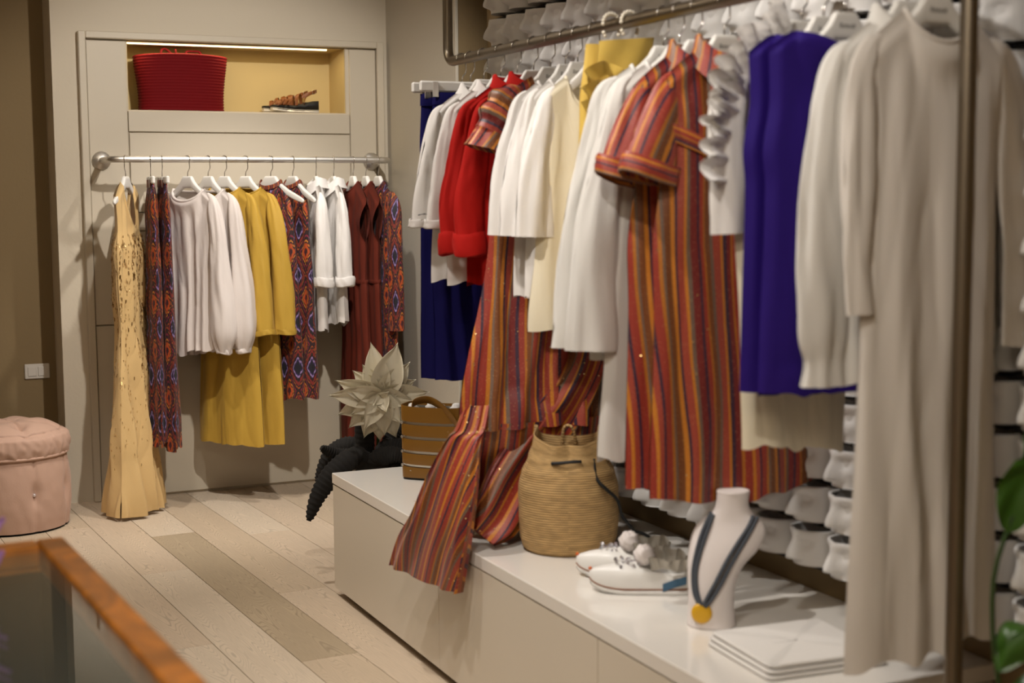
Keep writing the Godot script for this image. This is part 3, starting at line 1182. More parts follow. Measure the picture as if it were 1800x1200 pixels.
# ---------------------------------------------------------------- clothes on the display rail
func front_garments() -> void:
	var A := func(z: float) -> Vector3: return Vector3(RX, RY, z)
	var short_s := [[0.13, 0.160, 0.0, 0.006, 0.006], [0.155, 0.190, 0.0, 0.024, 0.016], [0.166, 0.25, 0.0, 0.036, 0.024], [0.176, 0.34, 0.0, 0.047, 0.028], [0.184, 0.44, 0.0, 0.057, 0.032], [0.188, 0.535, 0.0, 0.064, 0.036]]
	# two navy skirts on clip hangers
	var k := 0
	for q in [[-4.412, "navy pleated skirt hanging farthest along the display rail", "white clip hanger at the far end of the display rail"], [-4.342, "navy pleated skirt hanging beside the white shirts, second on the rail", "white clip hanger with printed name holding the nearer navy skirt"]]:
		var s := {"skirt": true, "top": 0.118, "len": 1.035, "w": [[0.11, 0.143 - 0.015 * k], [0.3, 0.150], [1.03, 0.155 - 0.02 * k]], "d": [[0.11, 0.016], [0.4, 0.026], [1.0, 0.030]], "fa": [0.003, 0.010], "ff": 16.0, "seed": 2.0 + k * 4, "mat": mt.navy, "body_name": "skirt_panel", "hem": 0.002}
		var g := thing("skirt", q[1], "skirt", A.call(q[0]), 0.0, "navy skirts")
		part(g, "skirt_panel", body_mesh(s), mt.navy)
		part(g, "waistband", waistband(s), mt.navy)
		hanger(q[2], A.call(q[0]), 0.0, false, true, "clip hangers on the display rail", 0.125)
		k += 1
	# two white shirts with wide elbow sleeves
	k = 0
	for q in [[-4.236, "white wide-sleeved shirt with black script along the sleeve hem"], [-4.104, "white wide-sleeved shirt hanging beside the red jackets"]]:
		var s := {"len": 0.705, "sh": 0.178, "nf": 0.05, "w": [[0.15, 0.178], [0.30, 0.165], [0.7, 0.185]], "d": [[0.12, 0.014], [0.3, 0.032], [0.7, 0.036]], "fa": [0.002, 0.009], "seed": 12.0 + k * 3.0, "mat": mt.white, "rs": 0.72, "sleeve": short_s, "sfa": 0.006, "sff": 4.0, "collar": 0.03}
		var g := garment("shirt", q[1], "shirt", "white wide-sleeved shirts", A.call(q[0]), 0.0, s)
		for n in g.get_children():
			if n.name.begins_with("sleeve"):
				var c := cuff_mesh(short_s, -1.0 if n.name == "sleeve" else 1.0, 0.022, 0.0035)
				part(n, "hem_band", c, mt.white)
		if k == 0:
			# a line of tiny unreadable handwriting
			var ink := M.new()
			var ws := []
			for j in 90:
				var f := j / 89.0
				ws.append(Vector3(-0.238 + 0.078 * f, -0.500 + 0.004 * sin(f * 7.0) + 0.0028 * sin(j * 1.9) * (0.5 + 0.5 * sin(j * 0.41)), 0.030 + 0.012 * sin(f * PI)))
			ink.tube(ws, [0.0009], 5)
			part(g, "script", ink.mesh(), mt.print, "line of tiny black handwriting")
		hanger("white hanger inside the white shirt with black script" if k == 0 else "white hanger inside the second white shirt, before the red jackets", A.call(q[0]), 0.0, false, false, "hangers on the display rail")
		k += 1
	# two red jackets with rolled cuffs
	k = 0
	var red_s := [[0.13, 0.158, 0.0, 0.006, 0.006], [0.158, 0.190, 0.0, 0.024, 0.016], [0.172, 0.25, 0.0, 0.035, 0.024], [0.192, 0.36, 0.0, 0.043, 0.028], [0.214, 0.47, 0.004, 0.044, 0.034], [0.212, 0.61, 0.012, 0.042, 0.034]]
	for q in [[-3.984, "red shirt jacket with rolled cuffs, farther of the two"], [-3.870, "red shirt jacket with rolled cuffs behind the striped maxi dress"]]:
		var s := {"len": 0.70, "sh": 0.180, "nf": 0.04, "w": [[0.15, 0.180], [0.30, 0.160], [0.7, 0.170]], "d": [[0.12, 0.014], [0.3, 0.034], [0.7, 0.036]], "fa": [0.003, 0.010], "seed": 22.0 + k * 3.0, "mat": mt.red, "rs": 0.7, "sleeve": red_s, "sfa": 0.005, "sff": 3.0, "collar": 0.042, "cuff": [0.062, 0.005, 0.003], "buttons": [5, 0.2, 0.09]}
		garment("jacket", q[1], "jacket", "red jackets", A.call(q[0]), 0.0, s)
		hanger("white hanger inside the farther red jacket" if k == 0 else "white hanger inside the nearer red jacket", A.call(q[0]), 0.0, false, false, "hangers on the display rail")
		k += 1
	maxi_dress(-3.758)
	hanger("white hanger inside the long striped maxi dress", A.call(-3.758), 0.0, false, false, "hangers on the display rail")
	# white bell-sleeved blouses
	var bell := [[0.12, 0.156, 0.0, 0.006, 0.006], [0.140, 0.186, 0.0, 0.022, 0.016], [0.152, 0.25, 0.0, 0.034, 0.022], [0.168, 0.34, 0.0, 0.046, 0.026], [0.182, 0.45, 0.0, 0.052, 0.032], [0.186, 0.550, 0.0, 0.056, 0.036]]
	k = 0
	for q in [[-3.664, "white bell-sleeved blouse next to the striped maxi dress"], [-3.590, "white bell-sleeved blouse, middle of three beside the maxi dress"]]:
		var s := {"len": 0.72, "sh": 0.155, "nw": 0.085, "top": 0.128, "sl": 0.055, "nf": 0.05, "w": [[0.15, 0.155], [0.30, 0.150], [0.72, 0.165]], "d": [[0.12, 0.014], [0.3, 0.026], [0.7, 0.030]], "fa": [0.002, 0.009], "seed": 32.0 + k * 3.0, "mat": mt.white, "rs": 0.7, "sleeve": bell, "sfa": 0.006, "sff": 4.0, "band": 0.005}
		garment("blouse", q[1], "blouse", "white bell-sleeved blouses", A.call(q[0]), 0.0, s)
		hanger("white hanger inside the white blouse next to the maxi dress" if k == 0 else "white hanger inside the middle white bell-sleeved blouse", A.call(q[0]), 0.0, false, false, "hangers on the display rail", 0.14, 0.82)
		k += 1
	var cr := {"len": 0.795, "sh": 0.165, "nw": 0.088, "top": 0.128, "sl": 0.058, "nf": 0.10, "w": [[0.15, 0.165], [0.30, 0.160], [0.53, 0.168], [0.56, 0.180], [0.8, 0.205]], "d": [[0.12, 0.014], [0.3, 0.030], [0.54, 0.032], [0.8, 0.045]], "fa": [0.003, 0.018], "ff": 13.0, "seed": 41.0, "mat": mt.cream, "rs": 0.75, "sleeve": bell, "sfa": 0.007, "sff": 4.0, "band": 0.005, "sleeve_mat": mt.white}
	garment("blouse", "cream peplum blouse with white bell sleeves before the yellow skirt", "blouse", "white bell-sleeved blouses", A.call(-3.489), 0.0, cr)
	hanger("white hanger inside the cream peplum blouse", A.call(-3.489), 0.0, false, false, "hangers on the display rail", 0.14, 0.86)
	yellow_skirt(-3.321)
	# long white tunics with wide sleeves
	var wide := [[0.13, 0.158, 0.0, 0.006, 0.006], [0.158, 0.190, 0.0, 0.024, 0.014], [0.172, 0.25, 0.0, 0.035, 0.020], [0.194, 0.38, 0.0, 0.048, 0.022], [0.222, 0.55, 0.0, 0.064, 0.026], [0.236, 0.81, 0.0, 0.072, 0.030]]
	k = 0
	for q in [[-3.130, "long white tunic behind its nearer twin, beside the yellow skirt", 0.84], [-3.056, "long white tunic reaching to the straw bag, beside the striped shirt dresses", 1.075]]:
		var s := {"len": q[2], "sh": 0.180, "nw": 0.09, "top": 0.128, "sl": 0.064, "nf": 0.06, "w": [[0.15, 0.180], [0.30, 0.170], [0.8, 0.205], [1.08, 0.225]], "d": [[0.12, 0.014], [0.3, 0.026], [1.0, 0.032]], "fa": [0.002, 0.010], "ff": 9.0, "seed": 52.0 + k * 3.0, "mat": mt.white2, "rs": 0.65, "sleeve": wide, "sfa": 0.007, "sff": 3.0, "band": 0.006, "dip": 0.02}
		garment("tunic", q[1], "tunic", "long white tunics", A.call(q[0]), 0.0, s)
		hanger("white hanger inside the farther long white tunic" if k == 0 else "white hanger inside the nearer long white tunic", A.call(q[0]), 0.0, false, false, "hangers on the display rail")
		k += 1
	# striped shirt dresses
	var cap := [[0.12, 0.160, 0.0, 0.006, 0.006], [0.145, 0.196, 0.0, 0.028, 0.016], [0.163, 0.250, 0.0, 0.044, 0.026], [0.188, 0.335, 0.004, 0.060, 0.032], [0.206, 0.405, 0.008, 0.070, 0.036]]
	k = 0
	for q in [[-2.975, "striped shirt dress with cuffed short sleeves, farther of the pair"], [-2.858, "striped shirt dress with cuffed short sleeves, nearer of the pair"]]:
		var s := {"len": 1.135, "sh": 0.175, "nw": 0.06, "nf": 0.05, "w": [[0.15, 0.175], [0.32, 0.160], [0.6, 0.190], [1.1, 0.235]], "d": [[0.12, 0.014], [0.3, 0.036], [1.1, 0.036]], "fa": [0.003, 0.016], "ff": 7.0, "seed": 62.0 + k * 5.0, "mat": mt.stripe, "sleeve": cap, "sfa": 0.004, "sff": 2.0, "collar": 0.05, "cuff": [0.042, 0.004, 0.001], "dip": 0.02, "lean": [[0.5, 0.0], [1.1, 0.042]]}
		var g := garment("shirt_dress", q[1], "dress", "striped shirt dresses", A.call(q[0]), 0.0, s)
		for n in g.get_children():
			if n.name == "body":
				sequins(g, "sequins", n.mesh, 60, mt.sequin, -0.2, -1.1, Vector2(0.003, 0.003), 0.002, 0.3)
		part(g, "placket", placket(s), mt.stripe)
		# band across the chest
		for sg in [-1.0, 1.0]:
			part(g, "chest_band", chest_band(s, sg), mt.stripe)
		hanger("white hanger inside the farther striped shirt dress" if k == 0 else "white hanger inside the nearer striped shirt dress", A.call(q[0]), 0.0, false, false, "hangers on the display rail")
		k += 1
	# ruffled white blouse
	var rs := {"len": 0.985, "sh": 0.180, "nw": 0.08, "nf": 0.06, "w": [[0.15, 0.180], [0.30, 0.175], [0.8, 0.145], [0.98, 0.138]], "d": [[0.12, 0.014], [0.3, 0.030], [0.9, 0.034]], "fa": [0.002, 0.008], "ff": 7.0, "seed": 71.0, "mat": mt.cream, "rs": 0.9, "sleeve": [[0.12, 0.156, 0.0, 0.006, 0.006], [0.155, 0.180, 0.0, 0.026, 0.020], [0.175, 0.25, 0.0, 0.044, 0.030], [0.180, 0.38, 0.0, 0.046, 0.032], [0.172, 0.52, 0.0, 0.044, 0.034]], "sfa": 0.007, "sff": 4.0, "sleeve_mat": mt.white, "tilt": 0.012}
	var g2 := garment("ruffle_blouse", "white blouse with ruffled neck and shoulders behind the violet tops", "blouse", "", A.call(-2.565), 0.0, rs)
	for r in 3:
		for sg in [-1.0, 1.0]:
			part(g2, "ruffle", ruffle([Vector3(0.05 * sg, -0.075 - 0.01 * r, 0.02), Vector3(0.10 * sg, -0.112 - 0.02 * r, 0.024), Vector3(0.16 * sg, -0.158 - 0.03 * r, 0.024), Vector3(0.195 * sg, -0.215 - 0.05 * r, 0.020), Vector3(0.205 * sg, -0.30 - 0.06 * r, 0.016)], 0.062, 0.020, 9.0, r * 2.0 + sg), mt.white)
	hanger("white hanger inside the ruffled white blouse", A.call(-2.565), 0.0, false, false, "hangers on the display rail")
	# violet sleeveless tops
	k = 0
	for q in [[-2.488, "violet sleeveless top with slanted neckline, farther one"], [-2.418, "violet sleeveless top with slanted neckline, nearer one"]]:
		var s := {"len": 0.838, "sh": 0.182, "top": 0.120, "nw": 0.130, "one": 0.10, "sl": 0.035, "w": [[0.14, 0.182], [0.25, 0.179], [0.36, 0.194], [0.42, 0.188], [0.86, 0.198]], "d": [[0.12, 0.012], [0.3, 0.024], [0.78, 0.026], [0.80, 0.030], [0.86, 0.030]], "fa": [0.002, 0.012], "ff": 6.0, "seed": 82.0 + k * 5.0, "mat": mt.violet, "hem": 0.004, "dip": 0.012}
		var g := garment("sleeveless_top", q[1], "top", "violet tops", A.call(q[0]), 0.0, s)
		hanger("white hanger inside the farther violet top" if k == 0 else "white hanger inside the nearer violet top", A.call(q[0]), 0.0, false, false, "hangers on the display rail", 0.14, 0.92)
		k += 1
	# white satin blouse with gathered cuffs
	var gath := [[0.13, 0.158, 0.0, 0.006, 0.006], [0.158, 0.190, 0.0, 0.024, 0.016], [0.172, 0.25, 0.0, 0.035, 0.022], [0.190, 0.40, 0.002, 0.046, 0.026], [0.192, 0.58, 0.004, 0.054, 0.028], [0.192, 0.70, 0.004, 0.052, 0.028], [0.190, 0.755, 0.004, 0.040, 0.024], [0.190, 0.80, 0.004, 0.046, 0.028]]
	var bl := {"len": 0.80, "sh": 0.180, "nf": 0.05, "w": [[0.15, 0.180], [0.30, 0.165], [0.8, 0.175]], "d": [[0.12, 0.014], [0.3, 0.026], [0.8, 0.028]], "fa": [0.002, 0.010], "seed": 91.0, "mat": mt.white2, "sleeve": gath, "sfa": 0.006, "sff": 5.0, "collar": 0.04}
	garment("blouse", "white satin blouse with gathered sleeve ends beside the violet tops", "blouse", "", A.call(-2.228), 0.0, bl)
	hanger("white hanger inside the white satin blouse", A.call(-2.228), 0.0, false, false, "hangers on the display rail")
	# long pleated dress
	var flow := [[0.12, 0.156, 0.0, 0.006, 0.006], [0.155, 0.180, 0.0, 0.024, 0.016], [0.180, 0.25, 0.0, 0.040, 0.020], [0.205, 0.40, 0.0, 0.052, 0.022], [0.232, 0.54, 0.0, 0.058, 0.024], [0.230, 0.66, 0.0, 0.050, 0.022], [0.222, 0.74, 0.0, 0.040, 0.020]]
	var flow_l := [[0.12, 0.156, 0.0, 0.006, 0.006], [0.150, 0.180, 0.0, 0.022, 0.016], [0.165, 0.25, 0.0, 0.034, 0.020], [0.168, 0.40, 0.0, 0.036, 0.022], [0.165, 0.56, 0.0, 0.034, 0.022], [0.160, 0.66, 0.0, 0.032, 0.022]]
	var ld := {"len": 1.315, "sh": 0.175, "nw": 0.07, "nf": 0.06, "w": [[0.15, 0.175], [0.32, 0.152], [0.7, 0.160], [1.37, 0.185]], "d": [[0.12, 0.014], [0.3, 0.030], [1.37, 0.046]], "fa": [0.003, 0.014], "ff": 11.0, "cr": 0.003, "seed": 95.0, "mat": mt.pleat, "sleeve": flow_l, "sleeve_r": flow, "sfa": 0.005, "sff": 4.0, "band": 0.005, "hem": 0.014, "tilt": -0.012}
	var dr := garment("pleated_dress", "long off-white pleated dress at the near end of the display rail", "dress", "", A.call(-2.150), 0.0, ld)
	hanger("white hanger inside the long pleated dress", A.call(-2.150), 0.0, false, false, "hangers on the display rail")


func placket(s: Dictionary) -> ArrayMesh:
	var m := M.new()
	var pts := []
	for k in 14:
		var d: float = s.get("top", 0.105) + s.get("nf", 0.05) + 0.004 + k * 0.02
		pts.append(Vector3(0, -d, prof(s.d, d) * smoothstep(0.0, 0.10, d - 0.14) + 0.006))
	m.strap(pts, [Vector3(0.026, 0, 0)], 0.003)
	return m.mesh(false)


func chest_band(s: Dictionary, sg: float) -> ArrayMesh:
	var m := M.new()
	var pts := []
	var wd := []
	for k in 9:
		var t := k / 8.0
		var x := lerpf(0.015, 0.150, t) * sg
		var d := lerpf(0.36, 0.30, t)
		var e := pow(maxf(0.0, 1.0 - pow(absf(x) / prof(s.w, d), 2.6)), 0.6)
		pts.append(Vector3(x, -d, prof(s.d, d) * e + 0.010))
		wd.append(Vector3(0, 0.040, 0))
	m.strap(pts, wd, 0.003)
	for k in m.u.size():
		m.u[k] = Vector2(m.u[k].x * 1.6, m.u[k].y)
	return m.mesh(false)


# gathered strip: wavy band along a path
func ruffle(path: Array, w: float, amp: float, waves: float, sd: float) -> ArrayMesh:
	var m := M.new()
	var n := 60
	var pp := smooth_path(path, n)
	for off in [0.0, 0.0015]:
		var p := PackedVector3Array()
		var q := PackedVector2Array()
		for j in n + 1:
			var t: Vector3 = (pp[mini(j + 1, n)] - pp[maxi(j - 1, 0)]).normalized()
			var side := t.cross(Vector3(0, 0, 1)).normalized()
			if side.y < 0:
				side = -side
			for i in 9:
				var v := i / 8.0
				var ph := j * waves / n * TAU + sd
				var edge := v
				p.append(pp[j] + side * (v - 0.25) * w * (0.85 + 0.2 * sin(ph * 0.37)) + Vector3(0, 0, 1) * (amp * (0.25 + edge) * sin(ph + v * 0.8) + 0.010 * v + off) + t * amp * 0.4 * v * cos(ph))
				q.append(Vector2(v * w, j * 0.01))
		m.grid(8, n, p, q)
	return m.mesh()


func yellow_skirt(z: float) -> void:
	var s := {"skirt": true, "top": 0.060, "len": 0.74, "w": [[0.05, 0.088], [0.22, 0.105], [0.74, 0.125]], "d": [[0.05, 0.018], [0.3, 0.034], [0.7, 0.040]], "fa": [0.002, 0.012], "ff": 12.0, "seed": 45.0, "lean": [[0.05, -0.036], [0.74, -0.04]], "tilt": 0.0}
	var t := thing("skirt", "yellow wrap skirt hung from pearl loops on the display rail", "skirt", Vector3(RX, RY, z), deg_to_rad(6))
	part(t, "skirt_panel", body_mesh(s), mt.lemon)
	# overlapping flap, gathered layers and pearl buttons down the left side
	var m := M.new()
	m.loft(flap([[-0.130, -0.165], [-0.112, -0.056], [0.056, -0.040], [0.040, -0.150]], 0.046))
	part(t, "flap", m.mesh(), mt.lemon)
	for k in 3:
		part(t, "layer", ruffle([Vector3(-0.150, -0.165 - 0.035 * k, 0.045), Vector3(-0.10, -0.130 - 0.04 * k, 0.056), Vector3(-0.04, -0.165 - 0.035 * k, 0.052)], 0.040, 0.009, 3.0, k * 1.7), mt.lemon)
	for k in 3:
		part(t, "button", button_mesh(Vector3(-0.115 + 0.012 * k, -0.165 - 0.04 * k, 0.066), 0.008), mt.pearl)
	m = M.new()
	m.box(Vector3(-0.085, -0.083, 0.050), Vector3(0.030, 0.014, 0.002), 0.0005)
	part(t, "care_tag", m.mesh(false), mt.white)
	k_loops(t)


func k_loops(t: Node3D) -> void:
	for lp in [-0.045, 0.012]:
		var o := Node3D.new()
		o.name = "pearl_loop"
		t.add_child(o, true)
		for k in 14:
			var a := lerpf(-0.5, PI + 0.7, k / 13.0)
			var m := M.new()
			var c := Vector3(lp * 0.3, 0, lp) + Vector3(cos(a) * 0.026, sin(a) * 0.026 - (0.014 if k < 2 or k > 11 else 0.0), 0)
			var pr := []
			for j in 7:
				var b := -PI / 2 + PI * j / 6
				pr.append([0.0056 * cos(b), 0.0056 * sin(b)])
			m.lathe(pr, 10, c)
			part(o, "pearl", m.mesh(), mt.pearl)


func flap(c: Array, z: float) -> Array:
	var rings := []
	for j in 9:
		var v := j / 8.0
		var a := Vector2(c[1][0], c[1][1]).lerp(Vector2(c[0][0], c[0][1]), v)
		var b := Vector2(c[2][0], c[2][1]).lerp(Vector2(c[3][0], c[3][1]), v)
		var ring := []
		for i in 13:
			var u := i / 12.0
			var q := a.lerp(b, u)
			ring.append(Vector3(q.x, q.y, z + 0.014 * sin(u * PI) + 0.003 * sin(u * 9.0 + v * 3.0)))
		for i in range(12, -1, -1):
			var u := i / 12.0
			var q := a.lerp(b, u)
			ring.append(Vector3(q.x, q.y, z + 0.014 * sin(u * PI) + 0.003 * sin(u * 9.0 + v * 3.0) - 0.003))
		ring.append(ring[0])
		rings.append(ring)
	return rings


# flared, flattened cloth tube through hand-set sections: [centre, half-width vector, half-depth vector]
func cloth_run(sec: Array, amp: float, waves: float, sd: float, n := 40) -> ArrayMesh:
	var m := M.new()
	var c := []
	var w := []
	var h := []
	for s in sec:
		c.append(s[0])
		w.append(s[1])
		h.append(s[2])
	c = smooth_path(c, n)
	w = smooth_path(w, n)
	h = smooth_path(h, n)
	var p := PackedVector3Array()
	var q := PackedVector2Array()
	var ns := 72
	var acc := 0.0
	for j in n + 1:
		if j:
			acc += c[j].distance_to(c[j - 1])
		for i in ns + 1:
			var a := TAU * (i % ns) / ns
			var fo := sin(a * waves + sd + 1.5 * nz.get_noise_2d(sd, acc * 2.0)) * 0.6 + 0.8 * nz.get_noise_3d(cos(a) * 2.2 + sd, sin(a) * 2.2, acc * 2.0)
			var e: Vector3 = w[j] * signf(cos(a)) * pow(absf(cos(a)), 0.8)
			var d: Vector3 = h[j] * sin(a) + h[j].normalized() * amp * fo * (0.5 + 0.5 * j / n)
			p.append(c[j] + e + d)
			q.append(Vector2(w[j].length() * cos(a) * 1.2 + (0.4 if sin(a) < 0 else 0.0), acc))
	m.grid(ns, n, p, q)
	return m.mesh()


func maxi_dress(z: float) -> void:
	var t := thing("maxi_dress", "long striped maxi dress with ruffled sleeves trailing over the white plinth", "dress", Vector3(RX, RY, z))
	var s := {"len": 1.10, "sh": 0.135, "nw": 0.06, "nf": 0.06, "sl": 0.05, "w": [[0.15, 0.135], [0.35, 0.150], [0.56, 0.190], [1.1, 0.250]], "d": [[0.12, 0.014], [0.3, 0.030], [0.56, 0.036], [1.1, 0.055]], "fa": [0.003, 0.028], "ff": 11.0, "seed": 101.0, "lean": [[0.4, 0.0], [1.1, -0.045]], "hem": 0.004, "cr": 0.008}
	var b := part(t, "body", body_mesh(s, 72, 60), mt.stripe)
	sequins(t, "sequins", b.mesh, 160, mt.sequin, -0.3, -1.0, Vector2(0.0035, 0.0035), 0.002, 0.2)
	# gathered sleeves, stripes running round the arm, ending in a flared frill
	var sp := [[0.095, 0.142, 0.0, 0.010, 0.010], [0.130, 0.165, 0.004, 0.040, 0.034], [0.165, 0.205, 0.010, 0.052, 0.042], [0.190, 0.245, 0.014, 0.046, 0.040], [0.198, 0.262, 0.014, 0.040, 0.036]]
	var fp := [[0.198, 0.262, 0.014, 0.040, 0.036], [0.206, 0.282, 0.014, 0.048, 0.040], [0.214, 0.312, 0.014, 0.062, 0.048]]
	for sg in [-1.0, 1.0]:
		var o := part(t, "sleeve", sleeve_mesh(sp, sg, 0.006, 2.0, 3.0, true, 120.0), mt.stripe)
		part(o, "frill", sleeve_mesh(fp, sg, 0.006, 7.0, 5.0, false), mt.stripe)
	# lower skirt: spreads over the plinth top, behind the straw bag
	var low := cloth_run([
		[Vector3(-0.045, -1.085, 0.0), Vector3(0.238, 0, 0.0), Vector3(0, 0, 0.052)],
		[Vector3(-0.045, -1.16, -0.03), Vector3(0.235, -0.01, 0.0), Vector3(0, 0, 0.066)],
		[Vector3(-0.040, -1.24, -0.07), Vector3(0.230, -0.01, 0.0), Vector3(0, 0, 0.070)],
		[Vector3(-0.035, -1.34, -0.10), Vector3(0.225, -0.01, 0.0), Vector3(0, 0, 0.080)],
		[Vector3(-0.030, -1.405, -0.12), Vector3(0.220, 0.0, 0.0), Vector3(0, 0, 0.09)]], 0.020, 7.0, 2.0)
	part(t, "skirt_tier", low, mt.stripe)
	# long corner drawn out to the left, falling over the plinth's front edge
	var fall := cloth_run([
		[Vector3(-0.245, -1.03, 0.02), Vector3(0.035, 0, 0.01), Vector3(0.0, 0, 0.012)],
		[Vector3(-0.272, -1.095, 0.03), Vector3(0.036, 0, 0.02), Vector3(0.0, 0, 0.020)],
		[Vector3(-0.292, -1.125, 0.03), Vector3(0.036, 0, 0.040), Vector3(-0.012, 0, 0.022)],
		[Vector3(-0.322, -1.23, 0.020), Vector3(0.036, 0, 0.090), Vector3(-0.022, 0, 0.014)],
		[Vector3(-0.345, -1.36, -0.02), Vector3(0.030, 0, 0.140), Vector3(-0.026, 0, 0.008)],
		[Vector3(-0.352, -1.46, -0.085), Vector3(0.025, -0.005, 0.185), Vector3(-0.024, 0, 0.005)],
		[Vector3(-0.354, -1.555, -0.135), Vector3(0.020, 0.006, 0.215), Vector3(-0.022, 0, 0.004)]], 0.012, 9.0, 6.0, 60)
	var o2 := part(t, "hem_flounce", fall, mt.stripe)
	sequins(t, "sequins", fall, 120, mt.sequin, -0.9, -1.58, Vector2(0.0035, 0.0035), 0.003, 0.2)
	# second corner, pulled across the plinth top towards the front edge
	var drag := cloth_run([
		[Vector3(0.12, -0.74, 0.02), Vector3(0.050, 0, 0.0), Vector3(0, 0, 0.014)],
		[Vector3(0.09, -0.90, 0.06), Vector3(0.055, -0.015, 0.0), Vector3(0, 0, 0.020)],
		[Vector3(0.03, -1.03, 0.05), Vector3(0.062, -0.040, 0.0), Vector3(0, 0, 0.022)],
		[Vector3(-0.05, -1.15, 0.02), Vector3(0.062, -0.055, 0.0), Vector3(0, 0, 0.022)],
		[Vector3(-0.135, -1.26, 0.025), Vector3(0.062, -0.065, 0.0), Vector3(0, 0, 0.020)],
		[Vector3(-0.205, -1.345, 0.055), Vector3(0.050, -0.060, 0.01), Vector3(0, 0, 0.018)],
		[Vector3(-0.255, -1.395, 0.06), Vector3(0.030, -0.030, 0.02), Vector3(0, 0, 0.012)]], 0.014, 6.0, 9.0, 50)
	part(t, "hem_flounce", drag, mt.stripe)
	sequins(t, "sequins", drag, 80, mt.sequin, -0.9, -1.40, Vector2(0.0035, 0.0035), 0.003, 0.2)


